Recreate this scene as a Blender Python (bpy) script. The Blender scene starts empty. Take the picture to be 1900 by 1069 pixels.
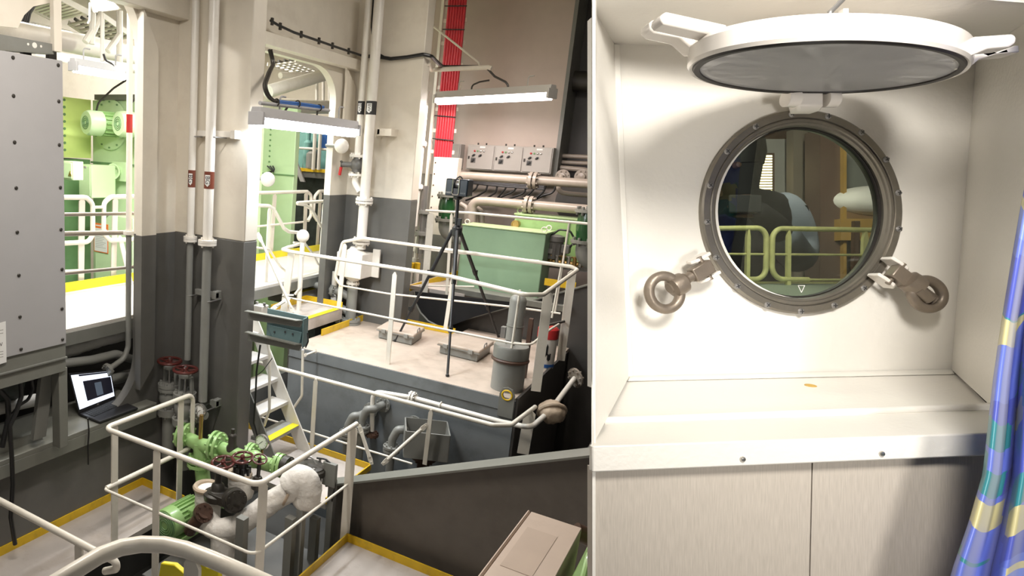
import bpy, math, random
from mathutils import Vector as V, Matrix, noise
from mathutils.geometry import tessellate_polygon
random.seed(7)
S = bpy.context.scene
COL = S.collection

# ------------------------------------------------------------------ camera
F, PX, PY = 1236.0, 549.0, 535.0                 # focal length and principal point of the 1900x1069 frame
def _n(v): return V(v).normalized()
DOWN = _n((202 - PX, 6680 - PY, F))              # world down seen from the camera (x right, y down, z ahead)
_yx = 1388.0
YV = _n((_yx - PX, -(F * DOWN.z + (_yx - PX) * DOWN.x) / DOWN.y, F))
ZV = -DOWN
XV = YV.cross(ZV)
ROT = Matrix((XV, YV, ZV))                       # camera axes -> world axes; the camera is the origin
def ray(px, py): return ROT @ V(((px - PX) / F, (py - PY) / F, 1.0))
def PZ(px, py, z): r = ray(px, py); return r * (z / r.z)      # point of the level z
def PYY(px, py, y): r = ray(px, py); return r * (y / r.y)     # point of the cross plane y
def PXX(px, py, x): r = ray(px, py); return r * (x / r.x)     # point of the lengthwise plane x
def PD(px, py, d): return ray(px, py) * d                      # point at a distance
CR, CU, CB = ROT @ V((1, 0, 0)), ROT @ V((0, -1, 0)), ROT @ V((0, 0, -1))
cd = bpy.data.cameras.new('camera')
cam = bpy.data.objects.new('camera', cd); COL.objects.link(cam)
cam.matrix_world = Matrix((CR, CU, CB)).transposed().to_4x4()
cd.sensor_width = 36.0
cd.lens = 36.0 * F / 1900.0
cd.shift_x = (950.0 - PX) / 1900.0
cd.shift_y = (PY - 534.5) / 1900.0
cd.clip_start = 0.02; cd.clip_end = 100
S.camera = cam
S.view_settings.view_transform = 'Standard'
S.view_settings.look = 'None'
S.view_settings.exposure = 0.0
S.view_settings.gamma = 1.0
S.view_settings.use_curve_mapping = False
W = bpy.data.worlds.new('night'); S.world = W; W.use_nodes = True
W.node_tree.nodes['Background'].inputs[0].default_value = (0.9, 0.85, 0.8, 1)
W.node_tree.nodes['Background'].inputs[1].default_value = 0.10
try:
    S.cycles.max_bounces = 7; S.cycles.diffuse_bounces = 4; S.cycles.glossy_bounces = 4
    S.cycles.transparent_max_bounces = 8; S.cycles.sample_clamp_indirect = 6.0
    S.cycles.use_denoising = True
except Exception: pass

# ------------------------------------------------------------------ materials
def mat(name, col, rough=0.5, metal=0.0, var=0.08, scale=6.0, bump=0.0, bscale=60.0, emit=0.0, spec=0.5, dirt=None, dirt_amt=0.0, dscale=3.0, coat=0.0):
    m = bpy.data.materials.new(name); m.use_nodes = True
    nt = m.node_tree; b = nt.nodes['Principled BSDF']
    b.inputs['Roughness'].default_value = rough; b.inputs['Metallic'].default_value = metal
    b.inputs['Specular IOR Level'].default_value = spec
    b.inputs['Coat Weight'].default_value = coat
    tc = nt.nodes.new('ShaderNodeTexCoord'); nz = nt.nodes.new('ShaderNodeTexNoise')
    nz.inputs['Scale'].default_value = scale; nz.inputs['Detail'].default_value = 6
    nt.links.new(tc.outputs['Object'], nz.inputs['Vector'])
    rp = nt.nodes.new('ShaderNodeMapRange'); rp.inputs[1].default_value = .3; rp.inputs[2].default_value = .7
    rp.inputs[3].default_value = 1 - var; rp.inputs[4].default_value = 1 + var
    nt.links.new(nz.outputs[0], rp.inputs[0])
    mx = nt.nodes.new('ShaderNodeMix'); mx.data_type = 'RGBA'; mx.blend_type = 'MULTIPLY'; mx.inputs[0].default_value = 1.0
    mx.inputs[6].default_value = (*col, 1)
    nt.links.new(rp.outputs[0], mx.inputs[7])
    out = mx.outputs[2]
    if dirt is not None:
        n2 = nt.nodes.new('ShaderNodeTexNoise'); n2.inputs['Scale'].default_value = dscale; n2.inputs['Detail'].default_value = 9; n2.inputs['Roughness'].default_value = .7
        nt.links.new(tc.outputs['Object'], n2.inputs['Vector'])
        r2 = nt.nodes.new('ShaderNodeMapRange'); r2.inputs[1].default_value = .52; r2.inputs[2].default_value = .72; r2.inputs[4].default_value = dirt_amt
        nt.links.new(n2.outputs[0], r2.inputs[0])
        m2 = nt.nodes.new('ShaderNodeMix'); m2.data_type = 'RGBA'
        nt.links.new(r2.outputs[0], m2.inputs[0]); nt.links.new(out, m2.inputs[6]); m2.inputs[7].default_value = (*dirt, 1)
        out = m2.outputs[2]
    nt.links.new(out, b.inputs['Base Color'])
    if bump:
        n3 = nt.nodes.new('ShaderNodeTexNoise'); n3.inputs['Scale'].default_value = bscale; n3.inputs['Detail'].default_value = 4
        nt.links.new(tc.outputs['Object'], n3.inputs['Vector'])
        bp = nt.nodes.new('ShaderNodeBump'); bp.inputs['Strength'].default_value = bump; bp.inputs['Distance'].default_value = .01
        nt.links.new(n3.outputs[0], bp.inputs['Height']); nt.links.new(bp.outputs[0], b.inputs['Normal'])
    if emit:
        b.inputs['Emission Color'].default_value = (*col, 1); b.inputs['Emission Strength'].default_value = emit
    return m
BROWN = (.16, .09, .05)
M = {
 'cream': mat('cream_paint', (.77, .71, .605), .38, var=.03, bump=.05, bscale=25, dirt=(.50, .42, .33), dirt_amt=.25, dscale=2.2),
 'grey_low': mat('dark_grey_paint', (.125, .122, .112), .42, var=.06, bump=.05, bscale=25, dirt=(.16, .14, .12), dirt_amt=.3),
 'grey_blue': mat('blue_grey_paint', (.15, .175, .185), .4, var=.06, bump=.05, bscale=25, dirt=(.10, .10, .09), dirt_amt=.4),
 'grey_mid': mat('mid_grey_paint', (.20, .20, .18), .42, var=.07, dirt=(.1, .09, .07), dirt_amt=.4),
 'flange': mat('olive_grey_paint', (.185, .185, .16), .4, var=.08, dirt=(.1, .09, .07), dirt_amt=.3),
 'hull': mat('dark_hull_paint', (.06, .055, .05), .45, var=.1, dirt=(.035, .03, .028), dirt_amt=.4, bump=.06, bscale=12),
 'rail': mat('white_rail_paint', (.80, .75, .65), .3, var=.03, dirt=(.45, .35, .24), dirt_amt=.22, dscale=8),
 'pipe_white': mat('white_pipe_paint', (.80, .76, .69), .33, var=.03, dirt=(.5, .43, .33), dirt_amt=.25, dscale=5),
 'pipe_grey': mat('grey_pipe_paint', (.25, .25, .23), .38, var=.06, dirt=(.13, .11, .09), dirt_amt=.35),
 'pipe_beige': mat('beige_pipe_paint', (.34, .29, .24), .3, var=.05, dirt=(.2, .15, .1), dirt_amt=.3, dscale=4),
 'panel_grey': mat('panel_grey', (.40, .39, .39), .42, var=.02, bump=.03, bscale=90),
 'walk': mat('walkway_plate', (.50, .45, .41), .55, var=.06, bump=.12, bscale=140, dirt=(.23, .17, .12), dirt_amt=.55, dscale=2.5),
 'walk_white': mat('white_walkway_plate', (.60, .57, .53), .5, var=.04, bump=.1, bscale=150, dirt=(.5, .46, .4), dirt_amt=.3),
 'tan': mat('tan_deck', (.48, .40, .33), .5, var=.08, bump=.08, bscale=60, dirt=(.25, .18, .13), dirt_amt=.55, dscale=2.3),
 'yellow': mat('yellow_paint', (.72, .46, .015), .42, var=.08, dirt=(.25, .16, .04), dirt_amt=.4, dscale=9),
 'yellow_bright': mat('bright_yellow_paint', (.85, .72, .02), .4, var=.08, bump=.15, bscale=30),
 'green': mat('light_green_paint', (.33, .53, .20), .3, var=.06, dirt=(.17, .25, .09), dirt_amt=.35, dscale=8, coat=.2),
 'green_eng': mat('pale_green_paint', (.60, .78, .47), .35, var=.03, dirt=(.46, .62, .34), dirt_amt=.3),
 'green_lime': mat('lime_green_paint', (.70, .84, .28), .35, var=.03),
 'green_box': mat('sage_green_paint', (.27, .42, .27), .4, var=.05, dirt=(.2, .3, .19), dirt_amt=.4),
 'green_lid': mat('pale_sage_paint', (.40, .52, .27), .4, var=.05),
 'green_dark': mat('dark_green_paint', (.012, .065, .018), .25, var=.1, coat=.3),
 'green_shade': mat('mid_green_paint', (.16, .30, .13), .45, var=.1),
 'teal': mat('teal_grey_paint', (.15, .24, .25), .4, var=.06, dirt=(.1, .13, .13), dirt_amt=.4),
 'teal_light': mat('sea_green_paint', (.20, .42, .38), .4, var=.12),
 'blue': mat('blue_paint', (.03, .12, .38), .4),
 'red': mat('red_cable', (.62, .035, .05), .3, var=.07),
 'red_paint': mat('red_paint', (.48, .03, .03), .35),
 'wheel': mat('oxide_red_paint', (.095, .02, .016), .3, var=.15, coat=.3),
 'brown': mat('brown_band', (.17, .045, .025), .4),
 'black': mat('black_rubber', (.012, .012, .012), .4, var=.1),
 'black_soft': mat('black_plastic', (.018, .018, .02), .35, var=.05),
 'iron': mat('dark_cast_iron', (.045, .04, .033), .42, var=.2, metal=.2, bump=.15, bscale=40),
 'rust': mat('rusty_iron', (.085, .045, .03), .5, var=.25, metal=.1, bump=.2, bscale=40),
 'lag': mat('white_lagging_cloth', (.78, .74, .68), .75, var=.05, bump=.9, bscale=22, dirt=(.48, .38, .27), dirt_amt=.35, dscale=6),
 'lag_old': mat('dirty_lagging_cloth', (.46, .36, .26), .7, var=.12, bump=.6, bscale=18, dirt=(.2, .12, .07), dirt_amt=.6, dscale=8),
 'lag_grey': mat('grey_lagging', (.42, .41, .39), .6, var=.08, bump=.3, bscale=12, dirt=(.22, .2, .17), dirt_amt=.5),
 'bright_metal': mat('bright_metal', (.62, .60, .56), .25, metal=.9),
 'dull_metal': mat('dull_metal', (.32, .31, .30), .38, metal=.7, var=.12),
 'brass': mat('brass', (.50, .32, .12), .3, metal=.9),
 'beige': mat('beige_enclosure', (.60, .48, .39), .45, var=.03, dirt=(.42, .32, .25), dirt_amt=.4, dscale=5),
 'beige_patch': mat('beige_worn_patch', (.545, .43, .345), .55, var=.05),
 'ctrl': mat('control_box_grey', (.40, .375, .34), .45, var=.03),
 'steel_step': mat('galvanised_step', (.42, .42, .40), .4, metal=.3, var=.12, bump=.15, bscale=120),
 'paper': mat('white_paper', (.80, .79, .76), .7, var=.02),
 'orange': mat('orange_print', (.80, .20, .04), .6),
 'ink': mat('dark_ink', (.03, .03, .03), .6),
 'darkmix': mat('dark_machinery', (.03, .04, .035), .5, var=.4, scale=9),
 'tube': mat('tube_glow', (1.0, .97, .95), .4, emit=14.0),
 'tube_cool': mat('cool_tube_glow', (.90, .95, 1.0), .4, emit=18.0),
 'tube_pink': mat('pinkish_tube_glow', (1.0, .90, .88), .4, emit=9.0),
 'screen_white': mat('screen_white', (.80, .87, 1.0), .3, emit=1.1),
 'screen_dark': mat('screen_dark', (.012, .012, .02), .3, emit=.5),
 'screen_mid': mat('screen_mid', (.07, .09, .12), .3, emit=.8),
 # cabin
 'cab_white': mat('cabin_white_enamel', (.78, .75, .69), .35, var=.015, bump=.10, bscale=90),
 'cab_back': mat('cabin_recess_enamel', (.78, .75, .69), .3, var=.015, bump=.12, bscale=45),
 'lid_white': mat('deadlight_white', (.80, .75, .69), .25, var=.02, coat=.3),
 'lid_grey': mat('deadlight_grey', (.76, .75, .755), .32, var=.02, bump=.05, bscale=200),
 'gasket': mat('gasket_rubber', (.022, .018, .016), .5, var=.2),
 'bronze': mat('porthole_bronze', (.25, .23, .195), .34, metal=.75, var=.10, scale=14, dirt=(.12, .11, .12), dirt_amt=.4, dscale=9),
 'bronze_dark': mat('swing_bolt_bronze', (.23, .19, .15), .42, metal=.55, var=.12, scale=20, bump=.1, bscale=80),
 'nightrail': mat('pale_yellow_rail', (.66, .62, .28), .45, var=.15, scale=40),
 'deck_night': mat('pale_green_deck', (.30, .34, .28), .6, var=.15),
 'stain': mat('ochre_stain', (.62, .38, .06), .5, var=.2, scale=40),
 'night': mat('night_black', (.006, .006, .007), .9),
 'door_grey': mat('cabin_door_grey', (.34, .34, .33), .5),
 'wood_dark': mat('dark_wood', (.08, .045, .03), .45, var=.15),
 'wood_gold': mat('honey_wood', (.42, .26, .07), .4, var=.12),
 'bunk_wall': mat('bunk_wall_grey', (.30, .32, .30), .6),
 'linen': mat('white_linen', (.85, .84, .82), .8, bump=.4, bscale=9),
 'blanket': mat('brown_blanket', (.22, .13, .06), .8),
 'jacket': mat('slate_jacket', (.30, .34, .42), .7, var=.15, bump=.5, bscale=12),
 'dark_cloth': mat('dark_cloth', (.02, .018, .02), .8),
 'skin': mat('skin', (.20, .11, .075), .5),
 'hair': mat('dark_hair', (.015, .012, .01), .6),
 'louvre_glow': mat('louvre_slat_glow', (1.0, .85, .55), .5, emit=2.5),
}
def panel_weave():
    m = bpy.data.materials.new('woven_beige_panel'); m.use_nodes = True; nt = m.node_tree; b = nt.nodes['Principled BSDF']
    b.inputs['Roughness'].default_value = .6
    tc = nt.nodes.new('ShaderNodeTexCoord'); mp = nt.nodes.new('ShaderNodeMapping'); mp.inputs['Scale'].default_value = (420, 26, 26)
    nz = nt.nodes.new('ShaderNodeTexNoise'); nz.inputs['Scale'].default_value = 1.0; nz.inputs['Detail'].default_value = 5
    nt.links.new(tc.outputs['UV'], mp.inputs[0]); nt.links.new(mp.outputs[0], nz.inputs['Vector'])
    r = nt.nodes.new('ShaderNodeValToRGB'); r.color_ramp.elements[0].position = .3; r.color_ramp.elements[1].position = .72
    r.color_ramp.elements[0].color = (.43, .385, .33, 1); r.color_ramp.elements[1].color = (.53, .475, .41, 1)
    nt.links.new(nz.outputs[0], r.inputs[0]); nt.links.new(r.outputs[0], b.inputs['Base Color'])
    return m
M['weave'] = panel_weave()
def curtain_mat():
    m = bpy.data.materials.new('patterned_blue_satin'); m.use_nodes = True; nt = m.node_tree; b = nt.nodes['Principled BSDF']
    b.inputs['Roughness'].default_value = .36; b.inputs['Sheen Weight'].default_value = .25
    tc = nt.nodes.new('ShaderNodeTexCoord')
    mp = nt.nodes.new('ShaderNodeMapping'); mp.inputs['Scale'].default_value = (16, 22, 1); mp.inputs['Location'].default_value = (.3, .15, 0)
    vo = nt.nodes.new('ShaderNodeTexVoronoi'); vo.distance = 'CHEBYCHEV'; vo.inputs['Scale'].default_value = 1.0; vo.inputs['Randomness'].default_value = .7
    nt.links.new(tc.outputs['UV'], mp.inputs[0]); nt.links.new(mp.outputs[0], vo.inputs['Vector'])
    sp = nt.nodes.new('ShaderNodeSeparateColor'); nt.links.new(vo.outputs['Color'], sp.inputs[0])
    r = nt.nodes.new('ShaderNodeValToRGB'); r.color_ramp.interpolation = 'CONSTANT'
    e = r.color_ramp.elements
    e[0].position = 0; e[0].color = (.12, .17, .60, 1); e[1].position = .42; e[1].color = (.075, .10, .46, 1)
    for p, c in ((.68, (.03, .22, .26, 1)), (.82, (.17, .24, .66, 1)), (.93, (.55, .50, .26, 1))):
        x = e.new(p); x.color = c
    nt.links.new(sp.outputs[0], r.inputs[0]); nt.links.new(r.outputs[0], b.inputs['Base Color'])
    return m
M['curtain'] = curtain_mat()
def glass_mat():
    m = bpy.data.materials.new('porthole_glass'); m.use_nodes = True; nt = m.node_tree; nt.nodes.clear()
    o = nt.nodes.new('ShaderNodeOutputMaterial'); mx = nt.nodes.new('ShaderNodeMixShader'); mx.inputs[0].default_value = .07
    t = nt.nodes.new('ShaderNodeBsdfTransparent'); t.inputs[0].default_value = (.85, .92, .85, 1)
    g = nt.nodes.new('ShaderNodeBsdfGlossy'); g.inputs['Roughness'].default_value = .0; g.inputs[0].default_value = (1, 1, 1, 1)
    nt.links.new(t.outputs[0], mx.inputs[1]); nt.links.new(g.outputs[0], mx.inputs[2]); nt.links.new(mx.outputs[0], o.inputs[0])
    return m
M['glass'] = glass_mat()

# ------------------------------------------------------------------ mesh helpers
WPOS = {}
def fillet(pts, rad, n=6):
    pts = [V(p) for p in pts]
    if not rad or len(pts) < 3: return pts
    out = [pts[0]]
    for a, b, c in zip(pts, pts[1:], pts[2:]):
        u, w = a - b, c - b
        lu, lw = u.length, w.length
        if lu < 1e-6 or lw < 1e-6: continue
        u /= lu; w /= lw
        ang = u.angle(w)
        if ang > math.pi - .05: out.append(b); continue
        t = min(rad / math.tan(ang / 2), lu * .49, lw * .49)
        r = t * math.tan(ang / 2)
        ctr = b + (u + w).normalized() * (r / math.sin(ang / 2))
        p0, p1 = b + u * t - ctr, b + w * t - ctr
        tot = p0.angle(p1); ax = p0.cross(p1)
        if ax.length < 1e-9: out.append(b); continue
        for i in range(n + 1):
            out.append(ctr + Matrix.Rotation(tot * i / n, 3, ax) @ p0)
    out.append(pts[-1])
    return out
class MB:
    def __init__(s): s.v = []; s.f = []; s.m = []
    def add(s, vs, fs, mi=0):
        o = len(s.v); s.v += [V(p) for p in vs]; s.f += [tuple(i + o for i in f) for f in fs]; s.m += [mi] * len(fs); return s
    def obox(s, c, a, b, d, mi=0):
        c, a, b, d = V(c), V(a), V(b), V(d)
        if a.cross(b).dot(d) < 0: a = -a
        vs = [c + a * i + b * j + d * k for k in (-1, 1) for j in (-1, 1) for i in (-1, 1)]
        return s.add(vs, [(0, 2, 3, 1), (4, 5, 7, 6), (0, 1, 5, 4), (2, 6, 7, 3), (0, 4, 6, 2), (1, 3, 7, 5)], mi)
    def box(s, x0, x1, y0, y1, z0, z1, mi=0):
        return s.obox(((x0 + x1) / 2, (y0 + y1) / 2, (z0 + z1) / 2), ((x1 - x0) / 2, 0, 0), (0, (y1 - y0) / 2, 0), (0, 0, (z1 - z0) / 2), mi)
    def tube(s, pts, r, n=12, bend=0.0, mi=0, closed=False, caps=True):
        pts = fillet(pts, bend) if not closed else [V(p) for p in pts]
        pts = [p for i, p in enumerate(pts) if i == 0 or (p - pts[i - 1]).length > 1e-5]
        L = len(pts); rs = r if isinstance(r, (list, tuple)) else None
        def tan(i):
            if closed: return (pts[(i + 1) % L] - pts[i - 1]).normalized()
            if i == 0: return (pts[1] - pts[0]).normalized()
            if i == L - 1: return (pts[-1] - pts[-2]).normalized()
            return ((pts[i + 1] - pts[i]).normalized() + (pts[i] - pts[i - 1]).normalized()).normalized()
        t0 = tan(0); u = t0.orthogonal().normalized(); vs = []
        for i in range(L):
            t = tan(i); u = (u - t * u.dot(t)).normalized(); w = t.cross(u)
            rr = rs[min(i, len(rs) - 1)] if rs else r
            vs += [pts[i] + (u * math.cos(2 * math.pi * k / n) + w * math.sin(2 * math.pi * k / n)) * rr for k in range(n)]
        fs = []
        for i in range(L if closed else L - 1):
            j = (i + 1) % L
            fs += [(i * n + k, i * n + (k + 1) % n, j * n + (k + 1) % n, j * n + k) for k in range(n)]
        if not closed and caps: fs += [tuple(reversed(range(n))), tuple(range((L - 1) * n, L * n))]
        return s.add(vs, fs, mi)
    def cyl(s, a, b, r, n=20, mi=0, r2=None):
        return s.tube([a, b], [r, r if r2 is None else r2], n, mi=mi)
    def lathe(s, c, axis, prof, n=28, mi=0, e1=None, e2=None, sc=1.0, caps=True):
        c = V(c); ax = V(axis).normalized()
        e1 = V(e1) if e1 is not None else ax.orthogonal().normalized()
        e2 = V(e2) if e2 is not None else ax.cross(e1)
        vs = []
        for r, h in prof:
            vs += [c + ax * h + (e1 * math.cos(2 * math.pi * k / n) + e2 * math.sin(2 * math.pi * k / n) * sc) * r for k in range(n)]
        L = len(prof)
        fs = [(i * n + k, i * n + (k + 1) % n, (i + 1) * n + (k + 1) % n, (i + 1) * n + k) for i in range(L - 1) for k in range(n)]
        if caps and prof[0][0] > 1e-6: fs.append(tuple(reversed(range(n))))
        if caps and prof[-1][0] > 1e-6: fs.append(tuple(range((L - 1) * n, L * n)))
        return s.add(vs, fs, mi)
    def ball(s, c, r, n=20, mi=0, sz=1.0):
        k = n // 2
        return s.lathe(c, (0, 0, 1), [(r * math.sin(math.pi * i / k), -r * sz * math.cos(math.pi * i / k)) for i in range(k + 1)], n, mi)
    def torus(s, c, e1, e2, R, r, n=32, m=10, mi=0):
        c, e1, e2 = V(c), V(e1), V(e2)
        return s.tube([c + (e1 * math.cos(2 * math.pi * i / n) + e2 * math.sin(2 * math.pi * i / n)) * R for i in range(n)], r, m, closed=True, mi=mi)
    def prism(s, poly, ext, mi=0, holes=()):
        poly = [V(p) for p in poly]; ext = V(ext); loops = [poly] + [[V(p) for p in h] for h in holes]
        flat = [p for l in loops for p in l]; n = len(flat)
        tr = tessellate_polygon(loops)
        vs = flat + [p + ext for p in flat]
        fs = [tuple(t) for t in tr] + [tuple(i + n for i in reversed(t)) for t in tr]
        o = 0
        for l in loops:
            k = len(l)
            fs += [(o + i, o + (i + 1) % k, o + (i + 1) % k + n, o + i + n) for i in range(k)]
            o += k
        return s.add(vs, fs, mi)
    def flange(s, c, axis, r, h, bolts=8, mi=0):
        c = V(c); ax = V(axis).normalized(); s.cyl(c - ax * h / 2, c + ax * h / 2, r, 24, mi)
        e = ax.orthogonal().normalized(); w = ax.cross(e)
        for i in range(bolts):
            a = 2 * math.pi * (i + .5) / bolts
            q = c + (e * math.cos(a) + w * math.sin(a)) * r * .8
            s.cyl(q - ax * (h / 2 + .012 * r / .06), q + ax * (h / 2 + .012 * r / .06), r * .11, 6, mi)
        return s
    def build(s, name, mats, parent=None, label=None, cat=None, group=None, kind=None, bev=0.0, angle=35, uv=None, recalc=True):
        mats = mats if isinstance(mats, (list, tuple)) else [mats]
        lo = V([min(p[i] for p in s.v) for i in range(3)]); hi = V([max(p[i] for p in s.v) for i in range(3)])
        c = V(((lo.x + hi.x) / 2, (lo.y + hi.y) / 2, lo.z))
        me = bpy.data.meshes.new(name); me.from_pydata([tuple(p - c) for p in s.v], [], s.f)
        for m in mats: me.materials.append(M[m] if isinstance(m, str) else m)
        me.polygons.foreach_set('material_index', s.m)
        if recalc:
            import bmesh
            bm = bmesh.new(); bm.from_mesh(me); bmesh.ops.recalc_face_normals(bm, faces=bm.faces); bm.to_mesh(me); bm.free()
        me.polygons.foreach_set('use_smooth', [True] * len(me.polygons))
        me.set_sharp_from_angle(angle=math.radians(angle))
        if uv:
            l = me.uv_layers.new(name='UVMap')
            for p in me.polygons:
                for li in p.loop_indices: l.data[li].uv = uv(me.vertices[me.loops[li].vertex_index].co + c)
        me.update()
        o = bpy.data.objects.new(name, me); COL.objects.link(o)
        if parent is not None:
            o.parent = parent; o.location = c - WPOS[parent.name]
        else: o.location = c
        WPOS[o.name] = c
        if bev:
            b = o.modifiers.new('edge', 'BEVEL'); b.width = bev; b.segments = 2; b.limit_method = 'ANGLE'; b.angle_limit = math.radians(40)
        return tag(o, label, cat, group, kind)
def tag(o, label=None, cat=None, group=None, kind=None):
    if label: o['label'] = label
    if cat: o['category'] = cat
    if group: o['group'] = group
    if kind: o['kind'] = kind
    return o
def thing(name, label, cat, loc, group=None):
    o = bpy.data.objects.new(name, None); o.empty_display_size = .1; COL.objects.link(o); o.location = V(loc); WPOS[o.name] = V(loc)
    return tag(o, label, cat, group)
def copy_thing(root, dloc, label, group=None):
    r = root.copy(); COL.objects.link(r); r.location = root.location + V(dloc); r['label'] = label
    if group: r['group'] = group
    for ch in list(root.children):
        c = ch.copy(); COL.objects.link(c); c.parent = r
        for g in list(ch.children):
            d = g.copy(); COL.objects.link(d); d.parent = c
    return r
def struct(mb, name, mats, **k): return mb.build(name, mats, kind='structure', **k)
def text(body, name, parent, c, right, up, size, material, align='CENTER'):
    cu = bpy.data.curves.new(name, 'FONT'); cu.body = body; cu.size = size; cu.align_x = align; cu.align_y = 'CENTER'; cu.extrude = .0004
    cu.materials.append(M[material]); t = bpy.data.objects.new('t', cu)
    me = bpy.data.meshes.new_from_object(t); bpy.data.objects.remove(t); bpy.data.curves.remove(cu)
    r, u = V(right).normalized(), V(up).normalized(); n = r.cross(u).normalized(); u = n.cross(r)
    me.transform(Matrix((r, u, n)).transposed().to_4x4())
    o = bpy.data.objects.new(name, me); COL.objects.link(o)
    o.location = V(c) - (WPOS[parent.name] if parent is not None else V((0, 0, 0)))
    if parent is not None: o.parent = parent
    WPOS[o.name] = V(c)
    return o
X, Y, Z = V((1, 0, 0)), V((0, 1, 0)), V((0, 0, 1))
def flat_post(mb, top, bot, along, w=.06, t=.012, chamfer=True):
    top, bot, a = V(top), V(bot), V(along).normalized(); up = (top - bot).normalized(); n = a.cross(up).normalized()
    h = w / 2
    poly = [bot - a * h, bot + a * h, top + a * h - up * (.03 if chamfer else 0), top + a * h * .3, top - a * h * .3, top - a * h - up * (.03 if chamfer else 0)]
    mb.prism([p - n * t / 2 for p in poly], n * t)
    return mb
def railing(label, tops, mids, posts, r=.021, rm=.012, bend=.08, loc=None, group=None, along=None, w=.06, material='rail', name='railing'):
    root = thing(name, label, 'railing', loc or posts[0][1], group)
    for t in tops: MB().tube(t, r, 14, bend).build('top_rail', material, root)
    for t in mids: MB().tube(t, rm, 12, bend).build('mid_rail', material, root)
    for p in posts:
        mb = MB()
        if len(p) > 3 and p[3] == 'round': mb.tube([p[0], p[1]], .011, 10)
        else: flat_post(mb, p[0], p[1], p[2] if len(p) > 2 else X, p[3] if len(p) > 3 else w)
        mb.build('post', material, root)
    return root
def lamp_tube(name, label, a, b, glow, power, size=.11, color=(1, .95, .9), group=None, hood='panel_grey', brackets=True, down=(0, 0, -1)):
    """A fluorescent fixture from a to b: sheet hood, ribbed diffuser, end caps, and the light it gives."""
    a, b = V(a), V(b); d = (b - a).normalized(); dn = V(down); sd = d.cross(dn).normalized(); mid = (a + b) / 2; L = (b - a).length
    root = thing(name, label, 'light', mid, group)
    h = size / 2
    prof = [sd * h * .9 + dn * 0, sd * h * .55 - dn * h * 1.1, sd * -h * .55 - dn * h * 1.1, sd * -h * .9]
    MB().prism([a + p for p in prof], b - a).build('hood', hood, root, bev=.004)
    dif = [sd * h * .8, sd * h * .75 + dn * h * .6, sd * h * .4 + dn * h * 1.0, sd * -h * .4 + dn * h * 1.0, sd * -h * .75 + dn * h * .6, sd * -h * .8]
    MB().prism([a + d * .03 + p for p in dif], (b - a) - d * .06).build('diffuser', glow, root)
    for e, s in ((a, 1), (b, -1)):
        MB().obox(e + d * s * .012 + dn * h * .1, d * .014, sd * h * 1.02, dn * h * .7).build('end_cap', hood, root, bev=.004)
    if brackets:
        for t in (.2, .8):
            p = a.lerp(b, t)
            MB().tube([p - dn * h, p - dn * (h + .12), p - dn * (h + .12) + d * .08], .008, 8, .03).build('bracket', hood, root)
    if power:
        ld = bpy.data.lights.new('tube_light', 'AREA'); ld.shape = 'RECTANGLE'; ld.size = L; ld.size_y = size; ld.energy = power; ld.color = color
        lo = bpy.data.objects.new('tube_light', ld); COL.objects.link(lo); lo.parent = root
        zz = -dn; m = Matrix((d, zz.cross(d), zz)).transposed().to_4x4(); m.translation = dn * (h * 1.15); lo.matrix_local = m
    return root
def handwheel(parent, c, axis, R, material='wheel', spokes=5):
    c, ax = V(c), V(axis).normalized(); e = ax.orthogonal().normalized(); w = ax.cross(e)
    mb = MB(); mb.torus(c, e, w, R, R * .13, 32, 10); mb.lathe(c, ax, [(0, -.012), (R * .24, -.012), (R * .24, .014), (R * .12, .024), (0, .024)], 16)
    for i in range(spokes):
        a = 2 * math.pi * i / spokes; q = c + (e * math.cos(a) + w * math.sin(a)) * R
        mb.tube([c, (c + q) / 2 - ax * R * .06, q], R * .085, 8)
    return mb.build('handwheel', material, parent)
# ------------------------------------------------------------------ levels and planes of the engine room
P, P2, D, WK, PIT, TOP = -3.10, -2.95, -2.10, -1.55, -4.0, 2.75
XL, XW = -4.3, -5.75
YC1, YC2 = 4.48, 7.63
PAINT1 = -.759
PAINT2 = PYY(700, 366.5, YC2).z

# unseen tube lights added to brighten the engine room
def hidden_lamp(label, a, b, power, color=(1, .93, .84), size=.14, glow='tube'):
    return lamp_tube('fluorescent_fixture', label, a, b, glow, power, size, color, 'unseen added tube lights', 'panel_grey')
hidden_lamp('unseen added tube light above the pump platform', (-2.6, 1.4, 1.6), (-2.6, 2.9, 1.6), 86)
hidden_lamp('unseen added tube light high above the upper deck', (-1.6, 5.2, 2.3), (-1.6, 6.6, 2.3), 68)
hidden_lamp('unseen added tube light over the engine walkway end', (-5.1, 2.6, 1.5), (-5.1, 4.0, 1.5), 80, (1, .97, .92))
hidden_lamp('unseen added tube light over the middle of the engine walkway', (-5.2, 6.0, 1.7), (-5.2, 7.4, 1.7), 105, (.95, .98, 1))
hidden_lamp('unseen added tube light in the far end of the engine space', (-8.4, 8.6, 2.4), (-8.4, 10.4, 2.4), 170, (1, .93, .86))

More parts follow.
